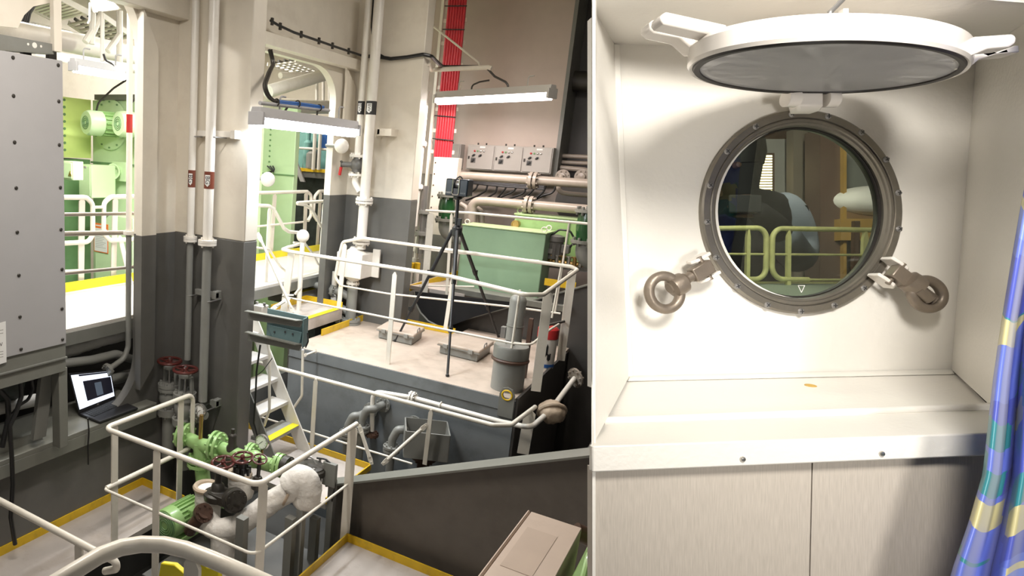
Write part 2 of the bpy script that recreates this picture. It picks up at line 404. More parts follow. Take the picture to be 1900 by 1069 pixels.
# ------------------------------------------------------------------ shell
def yz(px, py, x=XL): p = PXX(px, py, x); return (p.y, p.z)
def at_x(l, x=XL): return [V((x, a, b)) for a, b in l]
def arcs(c, r, a0, a1, n=10, ry=None):
    ry = ry or r
    return [(c[0] + r * math.cos(math.radians(a0 + (a1 - a0) * i / n)), c[1] + ry * math.sin(math.radians(a0 + (a1 - a0) * i / n))) for i in range(n + 1)]
yr1, _ = yz(262, 400)
_, zt1 = yz(205, 0); _, zc1 = yz(262, 105)
zb1 = -2.335
y0 = 1.2
def arch1():
    r = yr1 - yz(205, 20)[0]; rb = .5; zt = zt1 + .12; yl = y0 + .2
    top = [(yl, zt)] + arcs((yr1 - r, zc1), r, 90, 0, 14, zt - zc1)
    bot = [(yl, zb1)] + arcs((yr1 - rb, zb1 + rb), rb, -90, 0, 10)
    return top, bot
ya, zta = YC1 + .30, yz(500, 96)[1]
yb = yz(616, 300)[0]
def arch2():
    yc = yz(588, 125)[0]; zc = yz(630, 190)[1]
    return [(ya, zta)] + arcs((yc, zc), yb - yc, 90, 0, 14, zta - zc), [(ya, -2.6), (yb, -2.6)]
def split_plate(name, ya_, yb_, hole, z, thick, x=XL):
    """A steel plate in the lengthwise plane with a rounded opening, cream above the paint line and dark grey below it."""
    top, bot = hole; mb = MB(); e = (-thick, 0, 0)
    l, r = top[0][0], top[-1][0]
    for a, b in ((ya_, l), (r, yb_)):
        mb.prism(at_x([(a, z), (b, z), (b, TOP), (a, TOP)], x), e, 0)
        mb.prism(at_x([(a, PIT), (b, PIT), (b, z), (a, z)], x), e, 1)
    mb.prism(at_x(top + [(r, TOP), (l, TOP)], x), e, 0)
    mb.prism(at_x(bot + [(r, PIT), (l, PIT)], x), e, 1)
    return struct(mb, name, ['cream', 'grey_low'], angle=20)
split_plate('wall_left', y0, YC1 + .02, arch1(), PAINT1, .09)
split_plate('wall_left', YC1 + .17, YC2 + .3, arch2(), PAINT2, .09)
# rounded corner rim of the far opening and its vertical edge bar
def column(name, px0, px1, y, ysd, paint, x0=None):
    x0 = x0 if x0 is not None else PYY(px0, 400, y).x
    x1 = PYY(px1, 440, y).x
    mb = MB(); mb.box(x0, x1, y, ysd, paint, TOP, 0); mb.box(x0, x1, y, ysd, PIT, paint, 1)
    return struct(mb, name, ['cream', 'grey_low'], bev=.008), x1
_, XC1 = column('column', 325, 454, YC1, YC1 + .18, PAINT1, XL - .05)
_, XC2 = column('column', 642, 757, YC2, YC2 + .20, PAINT2, XL - .05)
# face bar beside the near opening, chamfered top and bottom
p0, p1 = PXX(263, 437, XL + .07), PXX(290, 437, XL + .07)
zt, zb = PXX(280, 18, XL + .07).z, PXX(262, 724, XL + .07).z
mb = MB(); s = .3
mb.prism([V((XL, p0.y, PAINT1)), V((XL, p1.y, PAINT1)), V((XL, p1.y, zt - s)), V((XL, p0.y, zt))], (.07, 0, 0), 0)
mb.prism([V((XL, p0.y, zb)), V((XL, p1.y, zb + .2)), V((XL, p1.y, PAINT1)), V((XL, p0.y, PAINT1))], (.07, 0, 0), 1)
struct(mb, 'trim_1', ['cream', 'grey_low'])
# beam along the wall between the columns, above the far opening
a, b = PXX(500, 60, XL + .12), PXX(672, 111, XL + .12)
zlo = PXX(585, 108, XL + .12).z; zhi = PXX(586, 86, XL + .12).z
struct(MB().box(XL, XL + .13, YC1 + .18, YC2, zlo, zhi), 'beam', 'cream', bev=.006)
# slanted knee plates at the corners of the far opening
k = [PXX(640, 125, XL + .04), PXX(656, 160, XL + .04), PXX(654, 235, XL + .04), PXX(634, 235, XL + .04), PXX(640, 150, XL + .04)]
struct(MB().prism(k, (.03, 0, 0)), 'trim_2', 'cream')
# beam over the near opening
a = PXX(300, 25, XL + .1)
struct(MB().box(XL, XL + .12, y0, YC1, PXX(262, 12, XL + .12).z, PXX(262, 12, XL + .12).z + .25), 'beam', 'cream', bev=.006)

# lower side: dark wall below the opening and the ledge the laptop stands on
struct(MB().box(XL - .1, -4.255, 1.0, YC1, PIT, -2.44), 'wall_lower', 'grey_low')
mb = MB(); mb.box(-4.75, -4.17, 1.0, 4.15, -2.335, -2.295); mb.box(-4.21, -4.17, 1.0, 4.15, -2.44, -2.335)
struct(mb, 'trim_3', 'flange', bev=.004)
# back wall
YB = 10.0
xr = PYY(1052, 150, YB).x
struct(MB().box(XL - .2, PYY(1055, 130, YB).x, YB, YB + .1, -.02 + PYY(940, 330, YB).z, TOP), 'wall_back', mat('back_wall_paint', (.52, .43, .37), .45, var=.03, bump=.05, bscale=20))
struct(MB().box(-5.2, 1.2, YB + .02, YB + .12, PIT, PYY(940, 330, YB).z), 'wall_back', mat('back_wall_lower_paint', (.27, .23, .20), .45, var=.06))
struct(MB().box(PYY(1055, 130, YB).x, 1.6, YB + .5, YB + .6, PYY(940, 330, YB).z, TOP), 'wall_back', 'hull')
# the edge of the back wall at the dark recess
a, b = PYY(1071, 0, YB - .02), PYY(1034, 265, YB - .02)
struct(MB().box(b.x, b.x + .05, YB - .04, YB + .6, PYY(940, 330, YB).z, TOP), 'trim_4', 'grey_mid')
# hull side at the right, floors, ceiling
xs = 1.0
struct(MB().obox((.25, 8.2, -1.0), (.06, 0, .03), (0, 1.75, 0), (-.25, 0, 2.6)), 'wall_right', 'hull')
struct(MB().box(-10.5, 1.6, .2, 13.0, PIT - .1, PIT), 'floor', 'grey_low')
struct(MB().box(-10.5, 1.6, -.2, 13.0, TOP, TOP + .1), 'ceiling', 'cream')
struct(MB().box(-10.5, -10.4, -.2, 13.0, PIT, TOP), 'wall_far_side', 'cream')
struct(MB().box(-10.5, XL, 12.9, 13.0, PIT, TOP), 'wall_far_end', 'cream')

# ------------------------------------------------------------------ near platform round the pump pit
mb = MB(); mb.box(-4.255, -3.70, .6, 4.06, P - .05, P); mb.box(-3.70, .6, .6, 1.95, P - .05, P); mb.box(-2.28, .3, 1.95, 4.46, P - .05, P)
struct(mb, 'floor_platform', 'walk')
tk = .012
def toe(a, b, h=.07, name='trim_5', m='yellow'):
    a, b = V(a), V(b); d = (b - a).normalized(); n = Z.cross(d) * tk / 2
    return struct(MB().obox((a + b) / 2 + Z * (h / 2), (b - a) / 2, n, Z * h / 2), name, m)
toe((-4.25, .7, P), (-4.25, 4.06, P)); toe((-4.25, 4.06, P), (-3.72, 4.06, P))
toe((-2.28, 1.97, P), (-2.28, 4.46, P)); toe((-2.28, 4.46, P), (.2, 4.46, P))
# lower walkway behind the pump, with its yellow edge
ye = PZ(600, 842, P2).y
xa = PZ(690, 866, P2).x
struct(MB().box(-4.2, xa + .02, 4.62, ye, P2 - .05, P2), 'floor_walkway', 'walk')
toe((-4.2, ye, P2), (xa + .02, ye, P2), .06); toe((xa + .02, 4.62, P2), (xa + .02, ye, P2), .06)
# bracket plates with sloping tops: one each side of the low walkway's frame, one behind the upper deck
def bracket(name, y, pts_top, zb, fw, m1='hull', m2='flange'):
    a, b = PYY(*pts_top[0], y), PYY(*pts_top[1], y)
    struct(MB().prism([V((a.x, y, zb)), V((b.x, y, zb)), b, a], (0, .02, 0)), name, m1)
    d = (b - a).normalized()
    struct(MB().obox((a + b) / 2 + Y * (.01), (b - a) / 2, (0, fw / 2, 0), Z.cross(Y) * 0 + d.cross(Y).normalized() * .008), name, m2)
BRK = mat('brown_grey_plate', (.12, .103, .086), .5, var=.08, dirt=(.07, .055, .042), dirt_amt=.5, dscale=1.6)
bracket('wall_bracket', 4.58, [(612, 896), (1125, 837)], PIT, .17, BRK)
bracket('wall_bracket', 8.32, [(760, 622), (1160, 509)], PIT, .10)
struct(MB().obox((-.42, 6.4, -3.2), (.05, 0, .03), (0, 1.6, 0), (-.3, 0, .95)), 'wall_right', 'hull')

# ------------------------------------------------------------------ upper deck (tank top)
UX0, UX1, UY0, UY1 = PZ(517, 648, D).x, -1.45, 6.0, 7.86
DF = mat('blue_grey_coaming', (.21, .225, .23), .38, var=.06, dirt=(.10, .10, .095), dirt_amt=.5, dscale=2.5, bump=.04, bscale=20)
struct(MB().box(UX0, UX1, UY0, UY1, PIT, D - .012), 'wall_deck_front', DF)
struct(MB().box(UX0 + .01, UX1 - .02, UY0 + .012, UY1, D - .012, D), 'floor_deck', 'tan')
struct(MB().box(-2.72, UX1 - .02, UY1, 8.30, D - .05, D), 'floor_deck', 'tan')
mb = MB(); mb.tube([(UX0, UY0, D - .115), (UX1 - .1, UY0, D - .115)], .012, 8); mb.obox(((UX0 + UX1) / 2 - .05, UY0 - .006, D - .055), ((UX1 - UX0) / 2 - .06, 0, 0), (0, .006, 0), (0, 0, .055))
struct(mb, 'trim_6', DF)
struct(MB().box(UX1 - .005, UX1 + .02, UY0, 8.0, PIT, D + .02), 'wall_deck_side', 'hull')
toe((UX0 + .05, 6.6, D), (UX0 + .05, UY1, D), .08, 'trim_7'); toe((UX0 + .05, UY1, D), (-2.74, UY1, D), .08, 'trim_7')
# ------------------------------------------------------------------ white walkway beyond the openings
struct(MB().box(XW, -4.56, 1.4, 10.0, WK - .03, WK), 'floor_white_walkway', 'walk_white')
struct(MB().box(-4.60, -4.545, 1.4, 10.0, WK - .14, WK - .03), 'beam', 'grey_mid')
struct(MB().box(XW, XW + .06, 1.4, 10.0, WK - .16, WK - .03), 'beam', 'grey_mid')
for y in (3.2, 4.4, 6.2, 8.0): struct(MB().box(XW + .06, -4.60, y, y + .06, WK - .16, WK - .03), 'beam', 'grey_mid')
toe((XW, 1.4, WK), (XW, 10.0, WK), .10, 'trim_8', 'yellow_bright')
# ================================================================== things of the engine room, near to far
MID = P + .5
# --- railing round the pump pit
xa, ya_, yb_ = -3.73, 3.17, 4.15
t = [(xa, ya_ + .02, MID), (xa, yb_, MID), (xa, yb_, -2.1), (xa, ya_, -2.1), (-2.31, ya_ + .04, -2.1), (-2.31, 4.53, -2.1)]
m = [(xa, ya_ + .05, MID), (xa, ya_, MID), (-2.31, ya_ + .04, MID), (-2.31, 4.45, MID)]
q = PZ(278, 838, -2.1)
posts = [((xa, 3.27, -2.1), (xa, 3.27, P - .1), Y), ((xa, 4.0, -2.1), (xa, 4.0, P - .1), Y), ((q.x, ya_ + .01, -2.1), (q.x, ya_ + .01, P - .45), X),
         ((-2.31, 3.27, -2.1), (-2.31, 3.27, P - .3), (.6, 1, 0)), ((-2.31, 4.47, -2.1), (-2.31, 4.47, P), (1, .5, 0), .075)]
rl = railing('white tube railing round the pit of the lagged pump', [t], [m], posts, .02, .011, .07, (-2.9, 3.6, P), w=.062)
# --- front railing and the ladder hand loop below the viewer
a, b = PZ(-60, 898, -2.1), PZ(186, 1028, -2.1)
railing('white railing tube crossing the bottom left corner', [[a, b, PZ(216, 1042, -2.1), PZ(216, 1056, -2.16), PZ(195, 1060, -2.22)]], [[PZ(-60, 1100, MID), PZ(150, 1200, MID)]],
        [(a.lerp(b, .05), a.lerp(b, .05) - Z, X), (a.lerp(b, .86), a.lerp(b, .86) - Z, X)], .02, .011, .04, a - Z)
ld = thing('ladder', 'cream ladder hand loop with yellow brackets at the bottom edge', 'ladder', PZ(270, 1180, -2.0))
zz = -1.02
loop = [PZ(40, 1120, zz - .04), PZ(128, 1066, zz), PZ(185, 1031, zz), PZ(225, 1016, zz), PZ(262, 1010, zz), PZ(305, 1011, zz), PZ(345, 1020, zz), PZ(390, 1037, zz), PZ(455, 1065, zz), PZ(590, 1125, zz - .04)]
MB().tube(loop, .0215, 18).build('hand_loop', 'rail', ld)
a, b = PZ(358, 1030, zz), PZ(356, 1180, zz - .3)
flat_post(MB(), a, a - Z * .9, X, .05, .012).build('post', 'rail', ld)
for pts in ([(298, 1045), (322, 1048), (346, 1069), (352, 1090), (290, 1090)], [(366, 1042), (376, 1044), (384, 1053), (405, 1056), (407, 1090), (356, 1090), (358, 1066)]):
    q = [PYY(x, y, 1.55) for x, y in pts]
    MB().prism(q, (0, .02, 0)).build('yellow_bracket', 'yellow_bright', ld, bev=.004)
# --- lower walkway railing
zr = -2.16
A, B, C = PZ(474, 671.5, zr), PZ(940, 794, zr), PZ(993, 755, zr)
yR = (A.y + B.y) / 2
m0, m1 = PYY(478, 772, yR), PYY(765, 861, yR)
posts = [(PZ(586, 703, zr), PYY(578, 836, yR), X, .045), (PZ(800, 760, zr), PYY(788, 862, yR), X, .04), (PZ(984, 762, zr), PYY(970, 842, PZ(984, 762, zr).y), (1, .3, 0), .10)]
rl = railing('long white railing in front of the grey deck wall', [[A, PZ(915, 789, zr), PZ(948, 789, zr), C]], [[m0, m1]], posts, .02, .010, .05, PYY(700, 830, yR))
def brace(parent, a, b, r=.017, name='brace'):
    a, b = V(a), V(b); d = (b - a).normalized(); L = (b - a).length; s = d.cross(CB).normalized(); mb = MB()
    mb.tube([a + d * .07, b - d * .07], r, 12)
    for p, g in ((a, 1), (b, -1)):
        mb.prism([p + s * .014, p + d * g * .05 + s * .022, p + d * g * .10 + s * r, p + d * g * .10 - s * r, p + d * g * .05 - s * .022, p - s * .014], CB * .008)
        mb.cyl(p + d * g * .025 - CB * .004, p + d * g * .025 + CB * .014, .007, 8)
    return mb.build(name, 'rail', parent)
brace(rl, PYY(793, 787, yR - .02), PYY(709, 862, yR - .25))
brace(rl, PYY(666, 788, yR - .3), PYY(690, 862, yR - .3))
# --- upper deck railing
zr = -1.08
yb = 7.22
fr = [PZ(560, 452, zr), PZ(534, 459, zr), PZ(524, 463, zr), PZ(545, 468, zr), PZ(840, 514, zr), PZ(975, 547, zr), PZ(1008, 547, zr), PYY(1072, 501, yb), PYY(1060, 495, yb), PYY(840, 465, yb), PYY(674, 442, yb), PYY(636, 449, yb)]
lo = [PYY(629, 475, yb), PYY(622, 515, yb), PYY(633, 530, yb)]
yf = PZ(840, 514, zr).y
mids = [[PYY(545, 548, yf - .02), PYY(522, 548, yf - .1), PYY(528, 551, yf), PYY(720, 590, yf), PYY(950, 637, yf), PYY(985, 640, yf), PXX(1020, 612, -1.42), PXX(1052, 592, -1.42)],
        [PYY(633, 530, yb), PYY(720, 545, yb), PYY(955, 570, yb), PYY(1040, 582, yb)]]
posts = [(PYY(733, 505, yf), PYY(718, 688, yf), X, .05), (PYY(965, 538, yf), PYY(937, 732, yf), X, 'round'),
         (PYY(1018, 541, yf + .06), PYY(994, 726, yf + .06), (1, .35, 0), .085), (PXX(1062, 502, -1.40), PXX(1040, 669, -1.40), (1, .4, 0), .085),
         (PYY(640, 452, yb), PYY(626, 600, yb), X, .06), (PYY(848, 468, yb), PYY(826, 612, yb), X, .045), (PYY(1042, 492, yb), PYY(1024, 590, yb), X, 'round')]
UR = railing('white railing round the tan upper deck with the tripod', [fr + lo], mids, posts, .02, .011, .06, PYY(733, 690, yf))
flat_post(MB(), PYY(541, 466, yf + .12), PYY(522, 612, yf + .12), X, .085, .02).build('post', 'rail', UR)
MB().tube([PYY(560, 476, yf + .05), PYY(557, 535, yf + .05), PYY(548, 546, yf + .05)], .017, 12, .03).build('loop', 'rail', UR)
# diagonal stay rods at the head of the stairs
st = thing('stay_rod', 'thin white slanting rod beside the near grey column at the stairs', 'rod', PYY(545, 580, 5.2))
brace(st, PYY(478, 432, 5.1), PYY(546, 584, 5.1), .013, 'rod')
st = thing('stay_rod', 'short white rod rising behind the teal cable trunk', 'rod', PYY(505, 573, 5.5))
brace(st, PYY(503, 574, 5.4), PYY(538, 553, 5.6), .017, 'rod')
# --- stairs
sx = thing('stairs', 'steep white painted stairs beside the near grey column', 'stairs', PYY(520, 830, 5.1))
yF, yN = 5.38, 4.85
tip = [(555, 789), (536, 744), (517, 701), (499, 659), (482, 617)]
for i, (px, py) in enumerate(tip):
    e = PYY(px, py, yF)
    t = MB().box(e.x - .21, e.x, yN, yF, e.z - .035, e.z).build('tread', 'walk_white' if i else 'steel_step', sx, bev=.003)
    if i == 0: MB().box(e.x - .075, e.x + .004, yN, yF - .01, e.z, e.z + .006).build('yellow_nosing', 'yellow_bright', t)
for y in (yN, yF):
    a, b = PYY(466, 578, yF), PYY(572, 842, yF); a.y = b.y = y; d = (b - a).normalized(); s = d.cross(Y).normalized()
    if s.x < 0: s = -s
    MB().obox(((a + b) / 2 - s * .03).to_tuple(), (b - a) / 2, s * .075, (0, .007, 0)).build('stringer', 'pipe_white' if y == yF else 'grey_mid', sx)
for o in sx.children:
    pass
hr = [PYY(497, 636, yN + .1), PYY(500, 655, yN + .1), PYY(500, 760, yN + .1), PYY(490, 790, yN + .1)]
MB().tube(hr, .014, 12, .05).build('handrail', 'rail', sx)
hr = [PYY(562, 649, yF + .15), PYY(560, 735, yF + .15), PYY(543, 760, yF + .15)]
MB().tube(hr, .014, 12, .08).build('handrail', 'rail', sx)
brace(sx, PYY(564, 660, yF + .15), PYY(588, 651, 5.97), .012)

# --- laptop on the ledge
c = PZ(185, 772, -2.295)
yaw = math.radians(58)
lp = thing('laptop', 'black laptop open on the grey ledge with lit screen', 'laptop', c)
# base: its front-left/right corners measured on the ledge
q = [PZ(147, 771, -2.287), PZ(215, 742, -2.287), PZ(256, 760, -2.287), PZ(185, 786, -2.287)]
MB().prism(q, (0, 0, .018)).build('base', 'black_soft', lp, bev=.003)
ey = (q[1] - q[0]); ex = (q[3] - q[0])
kb = [q[0] + ey * .08 + ex * .12, q[0] + ey * .92 + ex * .12, q[0] + ey * .92 + ex * .58, q[0] + ey * .08 + ex * .58]
mb = MB()
for i in range(14):
    for j in range(5):
        o = kb[0] + (kb[1] - kb[0]) * ((i + .5) / 14) + (kb[3] - kb[0]) * ((j + .5) / 5) + Z * .0195
        mb.obox(o, (kb[1] - kb[0]) / 14 * .42, (kb[3] - kb[0]) / 5 * .42, Z * .0015)
mb.build('keyboard', 'black', lp)
hb = q[0] + Z * .02; he = q[1] + Z * .02
tl = ray(128, 693); 
# the lid leans back from the hinge line
ub = (PXX(128, 693, hb.x - .06) - hb); ue = (PXX(206, 686, he.x - .06) - he)
scr = [hb, he, he + ue, hb + ub]; nrm = (he - hb).cross(ub).normalized()
if nrm.dot(-hb) < 0: nrm = -nrm
sc = MB().prism([p - nrm * .008 for p in scr], nrm * .008).build('screen', 'black_soft', lp, bev=.002)
def onscr(u, v): return (hb * (1 - u) + he * u) * (1 - v) + ((hb + ub) * (1 - u) + (he + ue) * u) * v
def spatch(u0, u1, v0, v1, o, m, n):
    return MB().prism([onscr(u0, v0) + nrm * o, onscr(u1, v0) + nrm * o, onscr(u1, v1) + nrm * o, onscr(u0, v1) + nrm * o], nrm * .0008).build(n, m, sc)
spatch(.03, .97, .08, .95, .0003, 'screen_white', 'display')
spatch(.26, .95, .22, .76, .0013, 'screen_dark', 'picture'); spatch(.52, .69, .27, .66, .0023, 'screen_mid', 'picture'); spatch(.2, .97, .90, .945, .0013, 'screen_dark', 'title_bar')
text('hp', 'logo', sc, onscr(.5, .035) + nrm * .001, he - hb, ub, .022, 'ctrl')
pts = [PXX(163, 776, -4.15), PXX(165, 800, -4.155), PXX(163, 830, -4.15), PXX(164, 862, -4.15)]
MB().tube(pts, .006, 8).build('charger_cable', 'black', label='thin black cable hanging below the laptop', cat='cable')

# --- big switch cabinet at the left edge
XC = -4.02
y1, ztp, zbt = PXX(120, 400, XC).y, PXX(117, 113, XC).z, PXX(123, 637, XC).z
ztp = PXX(117, 113, XC).z
cb = thing('switch_cabinet', 'tall grey bolted switch cabinet at the left edge', 'cabinet', (XC - .2, 2.4, zbt - .3))
yL = 1.35
MB().box(XC - .30, XC, yL, y1, zbt, ztp).build('front_panel', 'panel_grey', cb, bev=.004)
MB().box(XC - .30, XC - .012, yL, y1 + .004, zbt - .22, zbt).build('plinth', 'flange', cb, bev=.004)
MB().box(XC - .012, XC + .004, yL, y1 + .006, zbt - .115, zbt - .105).build('plinth_seam', 'grey_mid', cb)
for px, py in [(24, 107), (108, 121), (25, 178), (109, 188), (27, 264), (110, 269), (30, 349), (112, 348), (32, 431), (113, 426), (35, 511), (115, 500), (37, 588), (115, 573), (39, 648), (116, 630)]:
    q = PXX(px, py, XC); MB().lathe(q, X, [(.013, -.002), (.013, .003), (.009, .007), (0, .008)], 10).build('bolt', 'iron', cb)
nt_ = thing('notice', 'white printed notice stuck on the grey cabinet at the left edge', 'notice', PXX(3, 672, XC))
q = [PXX(-25, 606, XC + .001), PXX(10.5, 596, XC + .001), PXX(12, 672, XC + .001), PXX(-25, 684, XC + .001)]
MB().prism(q, (.001, 0, 0)).build('sheet', 'paper', nt_)
text('6V', 'lettering', nt_, PXX(0, 640, XC + .003), Y, Z, .036, 'ink'); 
for py in (612, 618, 652, 657, 662): 
    a, b = PXX(-20, py + 4, XC + .002), PXX(6, py, XC + .002); MB().obox((a + b) / 2, (b - a) / 2, Z * .0025, X * .0006).build('print_line', 'ctrl', nt_)
# leg frame, slanting plate and cables below the cabinet
q = PXX(107, 690, XC - .05)
lg = thing('cabinet_stand', 'grey steel stand carrying the switch cabinet', 'stand', (XC - .1, q.y, -2.3))
MB().box(XC - .12, XC - .03, q.y - .005, PXX(122, 690, XC - .05).y, -2.31, zbt - .20).build('leg', 'flange', lg, bev=.004)
MB().obox(PXX(80, 740, XC - .16), Y * .055, X * .02, (-.0, -.05, -.30)).build('slanting_plate', 'grey_mid', lg)
MB().box(XC - .30, XC - .25, yL, q.y, -2.3, -2.22).build('crossbar', 'flange', lg)
for i, (pts, r, lb) in enumerate([([(38, 700), (40, 735), (30, 765), (18, 790), (22, 850), (24, 900), (20, 960), (28, 1010)], .017, 'thick black cable drooping past the platform at the left edge'),
                       ([(58, 700), (62, 722), (52, 742), (36, 752), (20, 772), (8, 800)], .012, 'black cable looping under the grey switch cabinet'),
                       ([(-5, 720), (14, 740), (16, 775), (4, 830)], .02, 'black cable bundle under the cabinet at the picture edge')]):
    MB().tube([PXX(x, y, XC - .14 + (.06 if i == 0 else 0)) for x, y in pts], r, 10, .05).build('power_cable', 'black', label=lb, cat='cable')
MB().tube([PXX(-20, 762, -4.4), PXX(40, 748, -4.4), PXX(66, 742, -4.4)], .05, 14).build('lagged_pipe', 'lag_grey', label='pale lagged pipe end under the switch cabinet', cat='pipe')
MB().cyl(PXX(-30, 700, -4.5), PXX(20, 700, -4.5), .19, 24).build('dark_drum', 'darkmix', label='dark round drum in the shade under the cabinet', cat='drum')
# bracket beam with round holes above the cabinet
hb_ = thing('bracket_rail', 'dark steel rail with round holes above the grey cabinet', 'bracket', PXX(60, 90, XC - .02))
a, b, c_, d_ = PXX(-30, 58, XC), PXX(100, 82, XC), PXX(100, 98, XC), PXX(-30, 88, XC)
MB().prism([a, b, c_, d_], (-.02, 0, 0)).build('web', 'grey_mid', hb_)
MB().prism([d_, c_, c_ - X * .08, d_ - X * .08], (0, 0, -.01)).build('flange', 'flange', hb_)
for px, py, r in ((64, 84, .018), (52, 82, .008), (76, 86, .008)):
    MB().cyl(PXX(px, py, XC - .001), PXX(px, py, XC - .001) + X * .002, r, 20).build('hole', 'pipe_white', hb_)
for px in (48, 95):
    q = PXX(px, 105, XC - .08); MB().box(q.x - .02, q.x + .02, q.y - .03, q.y + .03, ztp - .01, ztp + .09).build('foot', 'iron', hb_)
q0, q1 = PXX(99, -20, XC + .02), PXX(115, 97, XC + .02)
MB().box(XC - .02, XC + .02, q0.y, q1.y, q1.z, TOP).build('hanger_post', 'cream', kind='structure')
struct(MB().prism([PXX(x, y, XC - .1) for x, y in ((-40, -30), (110, -30), (95, 5), (62, 12), (45, 28), (33, 52), (-40, 45))], (-.02, 0, 0)), 'trim_9', 'cream')
MB().tube([PXX(-40, 46, -4.45), PXX(130, 78, -4.45)], .075, 20).build('overhead_pipe', 'pipe_white', label='fat cream pipe running above the grey switch cabinet', cat='pipe')
for k in range(4):
    MB().tube([PXX(38 + 4 * k, 50, -4.6), PXX(44 + 4 * k, 25, -4.6), PXX(54 + 4 * k, 8, -4.6)], .009, 8).build('overhead_cable', 'black', label='dark cable bent through the cream bracket top left', cat='cable', group='cables through the top left bracket')

# --- two vertical pipes on the near column with their brackets
yp = YC1 - .14
def vpipe(name, label, px_top, px_bot, py_bot, y, bands, r, py_flange, paint_px, tagtext='BG'):
    root = thing(name, label, 'pipe', PYY(px_bot, py_bot, y))
    b, t = PYY(px_bot, py_bot, y), PYY(px_top, -15, y); t = V((b.x * .55 + t.x * .45, y, t.z)); b = V((t.x, y, b.z))
    f = PYY(px_bot, py_flange, y); f.x = t.x
    MB().cyl(f, t, r, 20).build('upper_pipe', 'pipe_white', root)
    MB().cyl(b, f, r * .95, 20).build('lower_pipe', 'pipe_grey', root)
    mb = MB(); mb.flange(f - Z * .012, Z, r * 1.9, .022, 4); mb.flange(f + Z * .012, Z, r * 1.9, .022, 4); mb.build('flange', 'pipe_white', root)
    for py0, py1 in bands:
        za, zb_ = PYY(px_top, py0, y).z, PYY(px_top, py1, y).z
        bd = MB().cyl(V((t.x, y, zb_)), V((t.x, y, za)), r * 1.03, 24).build('brown_band', 'brown', root)
        mid = V((t.x, y, (za + zb_) / 2)); n = (-mid).normalized(); n.z = 0; n.normalize(); n = (n + X * -.35).normalized(); s = Z.cross(n)
        hh = (za - zb_) * .38; w = r * .52
        arrow = [mid + n * r * 1.04 + s * a_ * w + Z * b_ * hh for a_, b_ in ((-1, .8), (1, .8), (1, -.6), (0, -1), (-1, -.6))]
        MB().prism(arrow, n * .002).build('arrow_label', 'paper', bd)
        text(tagtext, 'lettering', bd, mid + n * (r * 1.04 + .003), -Z, s, hh * 1.0, 'ink')
    return root
vp1 = vpipe('service_pipe', 'slimmer white pipe with brown band on the near column', 361, 350, 668, yp + .02, [(316, 348)], .032, 443, 0)
vp2 = vpipe('service_pipe', 'thicker white pipe with brown band on the near column', 396, 378, 745, yp - .05, [(319, 351)], .042, 449, 0)
for py, lab, mt in ((248, 'cream clamp bracket holding the column pipes up high', 'pipe_white'), (553, 'grey clamp bracket holding the column pipes at mid height', 'pipe_grey'), (757, 'grey clamp bracket low on the near column', 'pipe_grey')):
    br = thing('pipe_bracket', lab, 'bracket', PYY(395, py, YC1 - .03))
    x0 = PYY(352 if py < 700 else 380, py, yp).x; x1 = PYY(440 if py == 248 else 404, py, YC1 - .05).x
    zc = PYY(400, py, yp).z
    MB().box(x0, x1, YC1 - .075, YC1 - .035, zc - .025, zc + .025).build('bar', mt, br, bev=.003)
    MB().box(x1 - .05, x1, YC1 - .08, YC1 + .01, zc - .035, zc + .035).build('foot', mt, br, bev=.003)
    for root, r in ((vp1, .036), (vp2, .046)):
        if py > 700 and root is vp1: continue
        p = WPOS[root.children[0].name]
        yy_ = WPOS[root.children[0].name].y
        MB().tube([(p.x - r, YC1 - .04, zc - .03), (p.x - r, yy_, zc - .03), (p.x, yy_ - r, zc - .03), (p.x + r, yy_, zc - .03), (p.x + r, YC1 - .04, zc - .03)], .006, 8, .03).build('u_bolt', 'dull_metal', br)
# --- two grey valves with red handwheels
def globe_valve(label, px, py, y, s=1.0):
    c = PYY(px, py, y); root = thing('globe_valve', label, 'valve', c - Z * .62)
    handwheel(root, c, Z, .105 * s)
    MB().cyl(c - Z * .30, c + Z * .03, .012, 12).build('stem', 'dull_metal', root)
    mb = MB()
    for g in (-1, 1): mb.prism([c + V((g * .05, 0, -.06)), c + V((g * .075, 0, -.06)), c + V((g * .085, 0, -.22)), c + V((g * .06, 0, -.22))], (0, .03, 0))
    mb.cyl(c - Z * .07, c - Z * .04, .06, 16); mb.build('yoke', 'pipe_grey', root)
    mb = MB(); mb.flange(c - Z * .23, Z, .105, .03); mb.flange(c - Z * .265, Z, .105, .03)
    mb.lathe(c, -Z, [(.07, .28), (.09, .32), (.095, .37), (.075, .43), (.06, .46)], 24); mb.flange(c - Z * .47, Z, .11, .03); mb.flange(c - Z * .50, Z, .11, .03)
    mb.build('body', 'pipe_grey', root)
    MB().cyl(c - Z * .95, c - Z * .5, .062, 20).build('riser_pipe', 'pipe_grey', root)
    return root, c
g1, c1 = globe_valve('grey valve with red handwheel, nearer the grey wall', 315, 670, 4.30)
g2, c2 = globe_valve('grey valve with red handwheel, nearer the column pipes', 344, 686, 4.25)
mb = MB(); q = c2 - Z * .37
mb.cyl(q + X * .08, q + X * .16, .04, 18); mb.flange(q + X * .15, X, .085, .025); mb.flange(q + X * .18, X, .085, .025); mb.cyl(q + X * .18, q + X * .26, .035, 18)
mb.build('side_branch', 'pipe_grey', g2)
